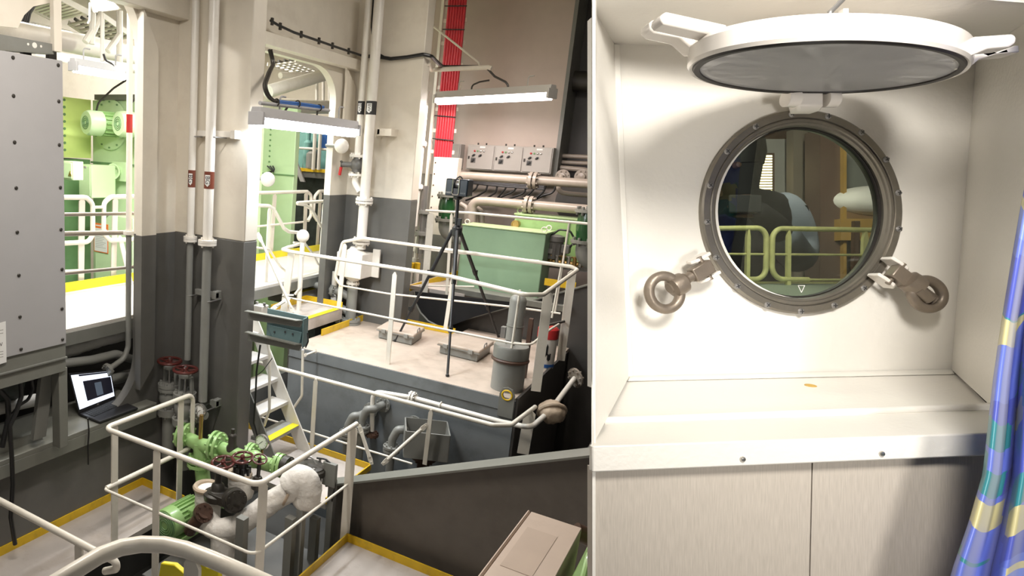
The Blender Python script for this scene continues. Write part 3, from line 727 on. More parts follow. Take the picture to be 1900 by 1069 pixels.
def gauge(label, px, py, y, R, stem_to=None, tilt=(0, -1, .15)):
    c = PYY(px, py, y); ax = (-c).normalized() if tilt is None else V(tilt).normalized(); root = thing('pressure_gauge', label, 'gauge', c - Z * (R + .05))
    MB().lathe(c, ax, [(R * .9, -.02), (R, -.01), (R, .018), (R * .86, .022), (R * .84, .012), (0, .012)], 28).build('case', 'bright_metal', root)
    d = MB().cyl(c + ax * .0125, c + ax * .014, R * .83, 28).build('dial', 'paper', root)
    e = ax.orthogonal().normalized(); w = ax.cross(e); mb = MB()
    for i in range(10):
        a = math.radians(-45 + 270 * i / 9); dd = e * math.cos(a) + w * math.sin(a); mb.obox(c + ax * .0146 + dd * R * .7, dd * R * .08, ax.cross(dd) * R * .02, ax * .0004)
    mb.build('scale_marks', 'ink', d)
    MB().obox(c + ax * .0152 + e * R * .2, e * R * .42, w * R * .03, ax * .0006).build('needle', 'ink', d)
    MB().cyl(c - Z * R, c - Z * (R + .09), .011, 12).build('stem', 'brass', root)
    return root
gauge('pressure gauge beside the grey column valves', 372, 762, 4.22, .062)
gauge('round pressure gauge in front of the yellow stair tread', 487, 820, 4.35, .066)

# --- pump group in the pit
def P3(px, py, y): return PYY(px, py, y)
yg = 4.12
gp = thing('green_pipework', 'light green flanged pipework behind the pump railing', 'pipework', P3(400, 900, yg) - Z * .3)
sc_ = P3(400, 850, yg).length / F          # metres per pixel here
a, b, c_, d_ = P3(338, 808, yg), P3(372, 826, yg), P3(412, 832, yg), P3(455, 850, yg)
e_, f_ = P3(505, 864, yg), P3(545, 872, yg)
R1 = .062
MB().tube([a, b, c_], R1, 20).build('inlet_pipe', 'green', gp)
mb = MB(); mb.tube([c_, d_, e_], R1 * .92, 20); mb.ball(P3(472, 852, yg), .075); mb.build('strainer_body', 'green', gp)
MB().tube([e_, f_], R1 * .85, 20).build('outlet_pipe', 'green', gp)
ax = (d_ - a).normalized()
for p, r in ((a, .115), (P3(349, 806, yg), .10), (P3(398, 826, yg), .125), (P3(407, 829, yg), .125), (P3(463, 843, yg + .1), .10), (P3(469, 845, yg + .1), .10), (P3(515, 862, yg), .095), (P3(522, 864, yg), .095)):
    MB().flange(p, ax + V((0, .15, 0)), r, .024).build('flange', 'green', gp)
MB().flange(P3(532, 866, yg), ax, .085, .05, 6).build('end_cover', 'iron', gp)
MB().tube([b + Z * .02, P3(374, 862, yg), P3(378, 900, yg), P3(392, 925, yg), P3(420, 930, yg)], .066, 20, .12).build('drop_elbow', 'green', gp)
mb = MB(); mb.flange(P3(371, 851, yg), Z, .115, .026); mb.flange(P3(371, 860, yg), Z, .115, .026); mb.build('flange', 'green', gp)
MB().tube([P3(372, 815, yg), P3(373, 788, yg), P3(374, 770, yg)], .018, 12).build('gauge_cock', 'brass', gp)
mb = MB(); q = P3(431, 829, yg); mb.lathe(q, Z, [(.055, -.03), (.05, 0), (.036, .02), (.036, .10), (.03, .11), (.018, .12), (.018, .16), (0, .165)], 18); mb.build('relief_cap', 'iron', gp)
# lagged pump casing, valves and pipe
ym = 3.85
pl = thing('lagged_pipe', 'white cloth lagged pipe with fat elbows over the pit', 'pipe', P3(420, 1040, ym))
k0, k1, k2, k3, k4 = P3(385, 962, ym - .1), P3(412, 990, ym - .12), P3(470, 962, ym), P3(530, 912, ym + .15), P3(568, 893, ym + .2)
def lagtube(pts, r, name, parent, m='lag', bend=.12, n=26):
    pts = fillet(pts, bend, 8); q = []; rs = []
    for a, b in zip(pts, pts[1:]):
        L = (b - a).length; kk = max(1, int(L / .025))
        for i in range(kk): q.append(a.lerp(b, i / kk)); rs.append(r * random.uniform(.985, 1.015))
    q.append(pts[-1]); rs.append(r * .93); rs[0] = r * .93
    mb = MB().tube(q, rs, 40)
    for i in range(len(q) * 40):
        c = q[i // 40]; v = mb.v[i]; k = noise.noise(v * 11) * .06 + noise.noise(v * 27) * .045 - abs(noise.noise(v * 17)) * .05
        mb.v[i] = c + (v - c) * (1 + k)
    return mb.build(name, m, parent, angle=70)
lagtube([P3(380, 958, ym - .12), P3(398, 985, ym - .14), P3(440, 978, ym - .05), P3(500, 934, ym + .08), P3(546, 905, ym + .17)], .088, 'lagging', pl)
lagtube([P3(536, 905, ym + .15), P3(560, 884, ym + .2), P3(572, 905, ym + .22), P3(566, 935, ym + .22)], .112, 'elbow_lagging', pl, bend=.1)
lagtube([P3(412, 985, ym - .1), P3(415, 1030, ym - .1), P3(420, 1075, ym - .1)], .10, 'leg_lagging', pl, bend=.0)
MB().torus(P3(534, 912, ym + .15), (.3, .2, 1), (.5, -.9, 0), .098, .012).build('band', 'lag_old', pl)
lj = thing('lagged_valve', 'white lagged upright casing with bare iron valve bonnet', 'valve', P3(385, 970, ym - .05))
lagtube([P3(386, 965, ym), P3(386, 930, ym), P3(384, 903, ym)], .105, 'lagging', lj)
MB().torus(P3(384, 904, ym), X, Y, .095, .022, 24, 8).build('lagging_rim', 'lag_old', lj)
mb = MB(); q = P3(404, 912, ym - .02); mb.lathe(q, Z, [(.05, -.07), (.11, -.06), (.115, -.01), (.06, .02), (.05, .06), (.028, .08), (.025, .22)], 20); mb.obox(q + V((.06, -.02, -.02)), X * .09, Y * .07, Z * .035); mb.build('bonnet', 'iron', lj, bev=.004)
handwheel(lj, P3(414, 858, ym - .02), V((0, -.15, 1)), .088)
MB().flange(P3(438, 928, ym - .1), V((.8, -.55, .1)), .085, .03).build('flange', 'iron', lj); MB().lathe(P3(436, 930, ym - .08), V((.8, -.55, .1)), [(.095, -.05), (.1, 0), (.07, .03), (.03, .05), (0, .055)], 22).build('cover', 'iron', lj)
mb = MB(); q = P3(378, 952, ym - .2); mb.flange(q, V((.75, -.4, .5)), .075, .022); mb.flange(q - V((.75, -.4, .5)).normalized() * .03, V((.75, -.4, .5)), .075, .022)
mb.tube([q, P3(358, 975, ym - .22), P3(352, 985, ym - .2)], .05, 16, .03); mb.lathe(P3(357, 978, ym - .2), V((-.8, -.4, .1)), [(.06, -.03), (.065, .02), (.03, .04), (0, .05)], 16); mb.build('rusty_branch', 'rust', lj)
lv = thing('lagged_valve', 'second lagged valve, torn cloth round a black spindle', 'valve', P3(455, 935, ym + .1))
lagtube([P3(448, 920, ym + .12), P3(446, 893, ym + .1), P3(443, 880, ym + .1)], .10, 'lagging', lv)
MB().torus(P3(444, 880, ym + .1), X, Y, .088, .02, 24, 8).build('lagging_rim', 'lag_old', lv)
mb = MB(); q = P3(449, 876, ym + .1)
for i in range(8): 
    a = math.pi * i / 4; mb.cyl(q + V((math.cos(a) * .06, math.sin(a) * .06, -.03)), q + V((math.cos(a) * .06, math.sin(a) * .06, .05)), .014, 8)
mb.cyl(q - Z * .03, q + Z * .09, .035, 16); mb.build('gland', 'black', lv)
handwheel(lv, P3(450, 849, ym + .1), V((0, -.15, 1)), .082)
s3 = thing('small_valve', 'small valve with dark red wheel next to the lagged valve', 'valve', P3(480, 890, ym + .15))
handwheel(s3, P3(482, 852, ym + .15), V((.2, -.25, 1)), .056); MB().tube([P3(482, 852, ym + .15), P3(478, 895, ym + .15)], .016, 10).build('stem', 'black', s3); MB().lathe(P3(478, 895, ym + .15), Z, [(.05, -.05), (.055, 0), (.03, .05), (0, .06)], 16).build('body', 'iron', s3)
# green motor
mo = thing('electric_motor', 'light green finned electric motor beside the pump', 'motor', P3(325, 1010, 3.7))
c0, cA = P3(307, 974, 3.62), P3(348, 945, 3.86); axm = (cA - c0).normalized(); axm = V((.03, 1, 0)).normalized()
Rm = .128
mb = MB(); mb.lathe(c0, axm, [(0, -.01), (Rm * .55, -.01), (Rm * .95, .0), (Rm, .02), (Rm, .10), (Rm * .9, .10)], 32); mb.build('fan_cowl', 'green', mo)
mb = MB()
e = axm.cross(Z).normalized(); w = e.cross(axm)
for rr in (.3, .45, .6, .75, .88): mb.torus(c0 - axm * .012, e, w, Rm * rr, .004, 32, 6)
mb.build('fan_grille', 'green_shade', mo)
mb = MB(); mb.cyl(c0 + axm * .09, c0 + axm * .36, Rm * .84, 28)
for i in range(22):
    a = 2 * math.pi * i / 22; dd = e * math.cos(a) + w * math.sin(a); mb.obox(c0 + axm * .22 + dd * Rm * .9, axm * .12, dd * Rm * .1, axm.cross(dd) * .004)
mb.build('finned_body', 'green', mo); 
MB().obox(c0 + axm * .22 + e * Rm * .75 + Z * .06, axm * .05, e * .035, Z * .035).build('terminal_box', 'green', mo, bev=.005)
MB().obox(c0 + axm * .2 - Z * Rm * 1.05, axm * .16, e * .12, Z * .02).build('foot', 'green', mo)
# pump bedplate and machinery in the pit
bp_ = thing('pump_frame', 'dark steel frame under the pump in the pit', 'frame', P3(480, 1040, 3.9) - Z * .4)
zf = P3(420, 1040, 3.8).z
MB().box(-3.45, -2.45, 3.3, 4.4, zf - .12, zf - .04).build('bedplate', 'grey_low', bp_, bev=.005)
for px, y in ((540, 3.9), (585, 4.3), (450, 3.5)):
    q = P3(px, 960, y); MB().box(q.x - .035, q.x + .035, y - .03, y + .03, PIT, q.z).build('leg', 'grey_mid', bp_)
# filter housing at the end of the lagged pipe
fl = thing('filter_housing', 'dark round filter housing beside the lagged elbow', 'filter', P3(590, 930, 4.35))
q = P3(575, 868, 4.35)
mb = MB(); mb.lathe(q, Z, [(.10, -.32), (.105, -.05), (.135, -.045), (.135, 0), (.12, .01), (.12, .02), (0, .035)], 28); mb.build('housing', 'iron', fl)
mb = MB()
for i in range(6):
    a = math.pi * i / 3 + .3; mb.cyl(q + V((math.cos(a) * .115, math.sin(a) * .115, 0)), q + V((math.cos(a) * .115, math.sin(a) * .115, .05)), .011, 8)
mb.build('stud', 'dull_metal', fl); MB().tube([q + V((-.06, 0, .05)), q + V((.0, 0, .11)), q + V((.06, 0, .05))], .008, 8, .04).build('lifting_loop', 'dull_metal', fl)
MB().obox(P3(612, 880, 4.4), X * .06, Y * .02, Z * .1).build('side_bracket', 'grey_mid', fl, bev=.004)
MB().tube([P3(588, 850, 4.4), P3(604, 852, 4.4), P3(620, 866, 4.4), P3(622, 900, 4.4), P3(616, 930, 4.4)], .008, 8, .04).build('hose', 'black', label='thin black hose curling beside the filter housing', cat='hose')
for px, y, h, lb in ((560, 4.0, 0, 'grey upright stanchion under the lagged elbow'), (618, 4.5, 0, 'grey upright stanchion beside the bracket plate')):
    q = P3(px, 935 if px < 600 else 890, y); MB().box(q.x - .028, q.x + .028, y - .03, y + .03, PIT, q.z).build('stanchion', 'pipe_grey', label=lb, cat='post', bev=.004)
MB().box(-3.4, -2.5, 3.6, 4.5, PIT, PIT + .28).build('drip_tray', 'teal', label='dark teal drip tray deep in the pump pit', cat='tray', bev=.01)

# --- beige enclosure and green machine at the lower right
q = [PD(x, y, d) for x, y, d in ((979, 946, 2.55), (1080, 979, 2.45), (1047, 1085, 2.0), (892, 1060, 2.1))]
be = thing('electrical_enclosure', 'beige metal box with a seam in the lower right foreground', 'enclosure', q[3] - Z * .3)
n_ = (q[1] - q[0]).cross(q[3] - q[0]).normalized(); n_ = n_ if n_.z > 0 else -n_
ext = -n_ * .32
def lerp2(u, v): return (q[0] * (1 - u) + q[1] * u) * (1 - v) + (q[3] * (1 - u) + q[2] * u) * v
q[2] = q[1] + q[3] - q[0]; vv = 1.4
MB().prism([lerp2(.075, 0), lerp2(1, 0), lerp2(1, vv), lerp2(.075, vv)], ext).build('body', 'beige', be, bev=.006)
MB().prism([lerp2(0, -.01), lerp2(.055, -.01), lerp2(.055, vv), lerp2(0, vv)], ext).build('cover_edge', 'beige', be, bev=.006)
MB().prism([lerp2(.05, .01) - n_ * .01, lerp2(.08, .01) - n_ * .01, lerp2(.08, vv) - n_ * .01, lerp2(.05, vv) - n_ * .01], -n_ * .25).build('seam_gasket', 'black', be)
MB().prism([lerp2(.19, .26) + n_ * .0005, lerp2(.72, .26) + n_ * .0005, lerp2(.70, .86) + n_ * .0005, lerp2(.19, .86) + n_ * .0005], n_ * .0008).build('worn_patch', 'beige_patch', be)
gm = thing('green_machine', 'light green sloping casing at the lower edge beside the beige box', 'machine', PD(1085, 1069, 2.2) - Z * .3)
g = [PD(1112, 968, 2.6), PD(1112, 1100, 2.1), PD(1048, 1100, 2.1), PD(1062, 1066, 2.2)]
MB().prism(g, (.05, -.03, -.25)).build('casing', 'green', gm, bev=.005)
MB().tube([PD(1094, 1030, 2.25), PD(1090, 1044, 2.2), PD(1082, 1080, 2.15)], .012, 10).build('grab_bar', 'green', gm)
MB().tube([PD(1068, 986, 2.6), PD(1110, 1005, 2.6)], .035, 14).build('dark_pipe', 'rust', label='dark pipe stub between beige box and green casing', cat='pipe')
# ================================================================== middle and far part of the engine room
# --- upper deck furniture
def hatch(label, corners_px, h, zt):
    q = [PZ(x, y, zt) for x, y in corners_px]
    q[2] = q[1] + (q[3] - q[0])
    root = thing('deck_hatch', label, 'hatch', (q[0] + q[1] + q[2] + q[3]) / 4 - Z * h)
    c = sum(q, V((0, 0, 0))) / 4
    inn = [c + (p - c) * .9 for p in q]
    MB().prism([p - Z * .03 for p in inn], (0, 0, .03 - h)).build('coaming', 'pipe_grey', root, bev=.006)
    MB().prism(q, (0, 0, -.035)).build('cover', 'pipe_beige' if False else 'tan', root, bev=.012)
    mb = MB(); mb.prism([c + (p - c) * 1.005 - Z * .028 for p in q], (0, 0, -.012)); mb.build('rim', 'pipe_grey', root)
    e = (q[2] - q[1]).normalized(); p = q[1].lerp(q[2], .3)
    MB().tube([p - Z * .0, p + Z * .04, p + e * .09 + Z * .04, p + e * .09], .007, 8, .02).build('handle', 'dull_metal', root)
    for t in (.2, .8):
        pp = q[0].lerp(q[1], t); MB().obox(pp - Z * .03, (q[1] - q[0]).normalized() * .025, (q[1] - q[2]).normalized() * .02, Z * .02).build('dog', 'pipe_grey', root)
    return root
hatch('low grey hatch on the tan deck, left of the tripod', [(699, 607), (768, 622), (795, 612), (722, 594)], .13, D + .135)
hatch('low grey hatch on the tan deck, right of the tripod', [(812, 634), (890, 652), (912, 638), (842, 617)], .13, D + .135)
# tripod and scanner
ytp = 7.05
ap = PYY(848, 428, ytp)
feet = [PZ(830, 699, D), PZ(733, 634, D), PZ(925, 626, D)]
tr = thing('tripod', 'black camera tripod standing on the tan upper deck', 'tripod', (feet[0] + feet[1] + feet[2]) / 3)
for ft in feet:
    hd = (ft - ap); hd.z = 0; hd.normalize(); s_ = ap + hd * .05; k1, k2 = s_.lerp(ft, .36), s_.lerp(ft, .69)
    lg = MB().tube([s_, k1], .021, 12).build('leg', 'black_soft', tr)
    MB().tube([k1, k2], .017, 12).build('middle_section', 'black_soft', lg); MB().tube([k2, ft], .013, 12).build('lower_section', 'black_soft', lg)
    for k in (k1, k2):
        mb = MB().cyl(k - (ft - s_).normalized() * .03, k + (ft - s_).normalized() * .035, .025, 12)
        mb.obox(k + hd * .02, hd * .022, hd.cross(Z) * .012, Z * .02); mb.build('leg_clamp', 'black', lg)
    MB().ball(ft + Z * .012, .02, 12).build('foot', 'black', lg)
sp = PYY(850, 362, ytp)
MB().cyl(ap - Z * .30, sp, .018, 14).build('centre_column', 'black_soft', tr)
mb = MB(); mb.lathe(ap, Z, [(.03, -.07), (.055, -.05), (.055, .03), (.03, .06)], 18); mb.obox(ap + V((.03, -.03, .10)), X * .02, Y * .02, Z * .04); mb.build('collar', 'black_soft', tr, bev=.004)
sn = thing('laser_scanner', 'dark boxy laser scanner on top of the black tripod', 'scanner', sp)
l, r_, t_, b_ = PYY(832, 348, ytp).x, PYY(873, 348, ytp).x, PYY(852, 332, ytp).z, PYY(852, 364, ytp).z
w3 = (r_ - l) / 3; cy = ytp
SCM = mat('scanner_dark_blue', (.012, .02, .028), .3, var=.05)
MB().box(l, l + w3 * 1.0, cy - .09, cy + .09, b_, t_).build('left_housing', SCM, sn, bev=.012)
MB().box(r_ - w3 * 1.15, r_, cy - .09, cy + .09, b_, t_).build('right_housing', SCM, sn, bev=.012)
MB().box(l + w3, r_ - w3 * 1.1, cy - .085, cy + .085, b_, b_ + (t_ - b_) * .45).build('base', 'black_soft', sn)
fm = MB(); x0, x1 = l + w3 * 1.0, r_ - w3 * 1.12; yy = cy - .094
fm.tube([(x0, yy, t_), (x0, yy, b_ + .015), (x1, yy, b_ + .015), (x1, yy, t_)], .006, 8, .02); fm.build('grey_frame', 'bright_metal', sn)
MB().cyl(((x0 + x1) / 2 - .03, cy, (t_ + b_) / 2 + .03), ((x0 + x1) / 2 + .035, cy, (t_ + b_) / 2 + .03), .045, 20).build('mirror', 'dull_metal', sn)
MB().tube([(x0, cy, t_), ((x0 + x1) / 2, cy, t_ + .03), (x1, cy, t_)], .008, 8, .02).build('carry_handle', 'black_soft', sn)
text('FARO', 'lettering', sn, (l + w3 * .5, cy - .0925, b_ + .035), X, Z, .026, 'ctrl'); text('FOCUS', 'lettering', sn, (r_ - w3 * .55, cy - .0925, b_ + .035), X, Z, .018, 'pipe_grey')
MB().lathe(sp - Z * .0, Z, [(.03, -.05), (.05, -.035), (.05, 0), (.02, .005)], 16).build('mount', 'black', sn)
# grey drum, pipe post, paint can
yd = 6.28
b0 = PYY(948, 712, yd); t0 = PYY(951, 631, yd); R = (PYY(980, 640, yd).x - PYY(918, 640, yd).x) / 2
b0 = V((t0.x, yd, D)); t0 = V((t0.x, yd, PYY(951, 640, yd).z))
dr = thing('steel_drum', 'squat grey capped steel drum at the deck corner', 'drum', b0)
MB().lathe(b0, Z, [(R * .98, 0), (R * .98, t0.z - b0.z - .06), (0, t0.z - b0.z - .06)], 32).build('body', 'pipe_grey', dr)
MB().lathe(t0, Z, [(R * 1.06, -.12), (R * 1.06, -.02), (R * 1.0, .0), (0, .012)], 32).build('lid', 'grey_mid', dr)
MB().torus(t0 - Z * .14, X, Y, R * 1.03, .018, 32, 8).build('rope_lashing', 'rust', dr)
MB().tube([t0 + V((-.05, -.03, .01)), t0 + V((-.05, -.03, .04)), t0 + V((.03, -.05, .04)), t0 + V((.03, -.05, .01))], .006, 8, .01).build('lid_handle', 'iron', dr)
mb = MB(); q = V((t0.x + .09, UY0 - .02, D - .02)); mb.prism([q + V(p) for p in ((-.07, 0, -.16), (.07, 0, -.16), (.07, 0, .06), (.045, 0, .115), (0, 0, .13), (-.045, 0, .115), (-.07, 0, .06))], (0, .015, 0), holes=[[q + V((math.cos(a) * .038, 0, .055 + math.sin(a) * .038)) for a in [2 * math.pi * i / 16 for i in range(16)]]])
lug = mb.build('lifting_lug', 'grey_mid', label='grey plate lug with yellow rimmed hole on the deck corner', cat='lug')
MB().torus(q + V((0, -.003, .055)), X, Z, .045, .008, 24, 8).build('yellow_rim', 'yellow', lug)
yv = 6.75
b0, t0 = PYY(958, 690, yv), PYY(967, 546, yv); b0 = V((t0.x - .02, yv, D)); t0 = V((t0.x - .02, yv, t0.z)); r = (PYY(983, 580, yv).x - PYY(952, 580, yv).x) / 2
pv = thing('vent_post', 'round topped grey vent post behind the grey drum', 'vent', b0)
MB().lathe(b0, Z, [(r, 0), (r, t0.z - b0.z - r * .9)] + [(r * math.cos(a), t0.z - b0.z - r * .9 + r * .9 * math.sin(a)) for a in [math.pi / 2 * i / 8 for i in range(1, 9)]], 28).build('post', 'pipe_grey', pv)
MB().lathe(b0, Z, [(r * 1.02, t0.z - b0.z - .34), (r * 1.06, t0.z - b0.z - .33), (r * 1.02, t0.z - b0.z - .32)], 28).build('seam', 'grey_mid', pv)
MB().box(b0.x - r - .05, b0.x - r, yv - .03, yv + .03, t0.z - .48, t0.z - .36).build('bracket', 'dull_metal', pv, bev=.003)
MB().box(b0.x + r + .05, b0.x + r + .09, yv - .03, yv + .02, D, D + .62).build('dark_bar', 'rust', label='dark rusty bar upright between vent post and paint pail', cat='bar')
yc = 7.3
t0 = PYY(1018, 612, yc); r = (PYY(1038, 640, yc).x - PYY(1000, 640, yc).x) / 2; b0 = V((t0.x, yc, D))
cn = thing('paint_pail', 'stained white pail with red lid by the deck corner', 'pail', b0)
hh = PYY(1018, 618, yc).z - D
MB().lathe(b0, Z, [(r * .92, .0), (r * .95, hh * .06), (r, hh), (0, hh)], 28).build('body', 'pipe_white', cn)
MB().lathe(b0, Z, [(r * .935, .01), (r * .96, .012), (r * .965, hh * .13), (r * .94, hh * .132)], 28).build('blue_base', 'blue', cn)
MB().lathe(b0 + Z * hh, Z, [(r * 1.03, -.05), (r * 1.05, -.02), (r * 1.04, .05), (r * .8, .07), (0, .075)], 28).build('red_lid', 'red_paint', cn)
for a0, zz, ww, zh in ((-2.1, .45, .6, .15), (-1.4, .55, .5, .2), (-1.0, .35, .35, .12), (-1.8, .3, .3, .1)):
    mb = MB(); n = 8
    vs = [b0 + V((math.cos(a0 + ww * (i / n - .5)) * r * 1.003, math.sin(a0 + ww * (i / n - .5)) * r * 1.003, hh * (zz + s * zh * random.uniform(.5, 1)))) for s in (-1, 1) for i in range(n + 1)]
    mb.add(vs, [(i, i + 1, n + 2 + i, n + 1 + i) for i in range(n)]); mb.build('black_drip', 'black', cn)
MB().tube([PYY(1005, 606, yc - .1), PYY(1030, 600, yc - .05), PYY(1048, 596, yc)], .014, 10).build('brush_handle', 'iron', label='dark brush lying across the red pail lid', cat='brush')
# white hopper box with big pipes from above
yh = 7.38
hp = thing('collecting_box', 'white sheet box under the big pipes at the far column', 'box', PYY(663, 520, yh))
x0, x1 = PYY(636, 470, yh).x, PYY(682, 480, yh).x; z1, z0 = PYY(660, 468, yh).z, PYY(660, 513, yh).z
MB().box(x0, x1, yh - .15, yh + .17, z0, z1).build('body', 'pipe_white', hp, bev=.008)
MB().box(x1 - .0, x1 + .10, yh + .13, yh + .16, z0 - .0, z1 + .05).build('side_plate', 'pipe_white', hp, bev=.004)
cx = (x0 + x1) / 2
mb = MB(); mb.lathe((cx, yh, z0), -Z, [(.14, 0), (.06, .06), (.05, .08)], 20); mb.flange((cx, yh, z0 - .09), Z, .085, .025); mb.build('outlet_cone', 'pipe_white', hp)
mb = MB(); mb.lathe((cx, yh, z1), Z, [(.14, 0), (.08, .04), (.06, .07)], 20); mb.build('inlet_cone', 'pipe_white', hp)
def tilt_pipe(name, label, px0, py0, px1, py1, y, r, flpy=(), material='pipe_white', bands=()):
    b = PYY(px1, py1, y); t = PYY(px0, py0, y); t = V((b.x * .5 + t.x * .5, y, t.z)); b = V((t.x, y, b.z))
    root = thing(name, label, 'pipe', b)
    MB().cyl(b, t, r, 20).build('pipe', material, root)
    for p in flpy:
        q = V((t.x, y, PYY((px0 + px1) / 2, p, y).z)); mb = MB(); mb.flange(q - Z * .018, Z, r * 1.75, .028, 6); mb.flange(q + Z * .018, Z, r * 1.75, .028, 6); mb.build('flange', material, root)
    for p0, p1 in bands:
        za, zb_ = PYY(680, p0, y).z, PYY(680, p1, y).z
        bd = MB().cyl(V((t.x, y, zb_)), V((t.x, y, za)), r * 1.03, 24).build('dark_band', 'ink', root)
        mid = V((t.x, y, (za + zb_) / 2)); n = V((.1, -1, 0)).normalized(); s = Z.cross(n); hh = (za - zb_) * .4; w = r * .5
        MB().prism([mid + n * r * 1.04 + s * a_ * w + Z * b_ * hh for a_, b_ in ((-1, .8), (1, .8), (1, -.6), (0, -1), (-1, -.6))], n * .002).build('arrow_label', 'paper', bd)
        text('BW', 'lettering', bd, mid + n * (r * 1.04 + .003), -Z, s, hh * .9, 'ink')
    return root, t.x
bp2, bx = tilt_pipe('drain_pipe', 'thick white pipe running down into the white box', 706, -10, 668, 462, yh, .062, (374, 450), bands=((188, 213),))
sp2, sx2 = tilt_pipe('branch_pipe', 'thin white pipe with lever valve beside the thick pipe', 689, -10, 660, 290, yh + .02, .042, (), bands=((188, 213),))
sp2x = sx2
q = V((sx2, yh + .02, PYY(658, 306, yh).z))
bv = thing('lever_valve', 'dark ball valve with red lever on the thin white pipe', 'valve', q)
mb = MB(); mb.ball(q, .085); mb.cyl(q - Z * .09, q + Z * .09, .06, 18); mb.build('body', 'grey_low', bv)
for g in (.11, -.12): MB().flange(q + Z * g, Z, .10, .03, 6).build('flange', 'pipe_white', bv)
mb = MB(); mb.tube([q + V((-.05, -.05, 0)), q + V((-.16, -.10, 0))], .035, 12); mb.build('bonnet', 'grey_low', bv)
l0 = q + V((-.17, -.11, .03)); l1 = PYY(634, 302, yh - .1); l2 = PYY(630, 325, yh - .1)
lv_ = MB().tube([l0, l1 + Z * .02, PYY(633, 312, yh - .1)], .012, 10, .02).build('lever', 'iron', bv); MB().tube([PYY(633, 310, yh - .1), l2], .02, 10).build('red_grip', 'red_paint', lv_)
MB().tube([q - Z * .13, PYY(658, 338, yh + .02) * 1.0, PYY(668, 356, yh + .01)], .042, 16, .12).build('elbow', 'pipe_white', bv)
pb = thing('pipe_bracket', 'cream bracket on the far column holding the white pipes', 'bracket', PYY(710, 244, yh + .2))
zc = PYY(700, 244, yh).z
MB().box(PYY(662, 244, yh).x, PYY(706, 244, yh + .1).x, yh + .07, yh + .11, zc - .03, zc + .03).build('bar', 'cream', pb); MB().box(PYY(702, 244, yh + .1).x, PYY(728, 244, yh + .1).x, yh + .07, YC2, zc - .045, zc + .04).build('foot', 'cream', pb)
# pipe stand below the box
ps = thing('pipe_stand', 'grey flanged standpipe under the white box on the deck', 'pipe', PYY(658, 592, yh))
zf = D
MB().cyl((cx, yh, D), (cx, yh, z0 - .1), .068, 20).build('pipe', 'pipe_grey', ps)
mb = MB(); mb.flange((cx, yh, D + .015), Z, .13, .03); mb.flange((cx, yh, D + .05), Z, .13, .03); mb.build('base_flange', 'pipe_grey', ps)
for dz in (.33, .13):
    MB().tube([(cx, yh, D + dz), (cx - .18, yh, D + dz + .06), (cx - .26, yh, D + dz + .06)], .05, 14, .08).build('branch', 'pipe_grey', ps)
    MB().flange((cx - .27, yh, D + dz + .06), X, .09, .04).build('flange', 'pipe_grey', ps)
    MB().cyl((cx - .28, yh, D + dz + .06), (cx - 1.1, yh + .1, D + dz + .12), .045, 14).build('feed_pipe', 'pipe_grey', ps)
MB().cyl((cx - .27, yh, D + .02), (cx - .27, yh, z0 + .02), .04, 14).build('bypass_pipe', 'pipe_white', ps)
# stepped yellow-edged landings left of the tan deck
def landing(label, px, z, w, dpt, h=.10):
    c = PZ(*px, z)
    root = thing('landing_step', label, 'step', (c.x - w / 2, c.y + dpt / 2, z - h))
    MB().box(c.x - w, c.x, c.y, c.y + dpt, z - h, z).build('plate', 'walk', root)
    for a in ((c.x - w, c.x, c.y + dpt - .012, c.y + dpt, z, z + .08), (c.x - w, c.x - w + .012, c.y, c.y + dpt, z, z + .08)): MB().box(*a).build('toe_board', 'yellow', root)
    MB().box(c.x - .07, c.x + .003, c.y, c.y + dpt, z, z + .004).build('yellow_edge', 'yellow_bright', root)
    return root
landing('low landing step with yellow edges left of the tan deck', (572, 592), D + .22, .55, .80, .14)
landing('upper landing step with bright yellow rim by the white walkway', (550, 545), WK - .22, .45, .62, .16)
# white label plate on deck front
q = PYY(682, 691, UY0 - .005); nm = MB().obox(q, X * .048, Y * .003, Z * .027).build('name_plate', 'paper', label='small white label plate on the grey deck wall', cat='label')
for dz in (.008, -.006): MB().obox(q + V((0, -.0035, dz)), X * .018, Y * .0005, Z * .0025).build('print_line', 'ink', nm)
# white pipe along the deck wall
yw = 5.82
wp = thing('drain_line', 'white flanged pipe bending along the grey deck wall', 'pipe', PYY(690, 800, yw))
MB().tube([PYY(690, 800, yw), PYY(692, 726, yw), PYY(765, 738, yw), PYY(930, 783, yw), PYY(985, 794, yw), PYY(1020, 763, 6.2), PYY(1066, 702, 7.0)], .024, 14, .09).build('pipe', 'pipe_white', wp)
q = PYY(765, 738, yw); mb = MB(); mb.flange(q - X * .015, X, .062, .018); mb.flange(q + X * .015, X, .062, .018); mb.build('flange', 'pipe_white', wp)
MB().flange(PYY(690, 806, yw), Z, .07, .03).build('foot_flange', 'rust', wp)
q = PYY(818, 752, yw); MB().torus(q, Y, Z, .032, .006, 20, 6).build('clip', 'pipe_white', wp)
MB().flange(PYY(1068, 701, 7.0), V((.6, .75, .2)), .10, .02).build('wall_flange', 'pipe_beige', wp)
q = PYY(1024, 764, 6.2)
mb = MB(); mb.ball(q, .125, 40, 0, .9)
for i, v in enumerate(mb.v): mb.v[i] = q + (v - q) * (1 + noise.noise(v * 14) * .12 - abs(noise.noise(v * 25)) * .09)
lb = mb.build('wrapped_valve', 'lag_old', label='stained wrapped ball on the pipe end beyond the rail', cat='wrapped valve')
MB().torus(q, V((.3, -.5, .8)).normalized(), V((.8, .5, 0)).normalized(), .118, .02, 28, 8).build('wrap_fold', 'lag_old', lb)
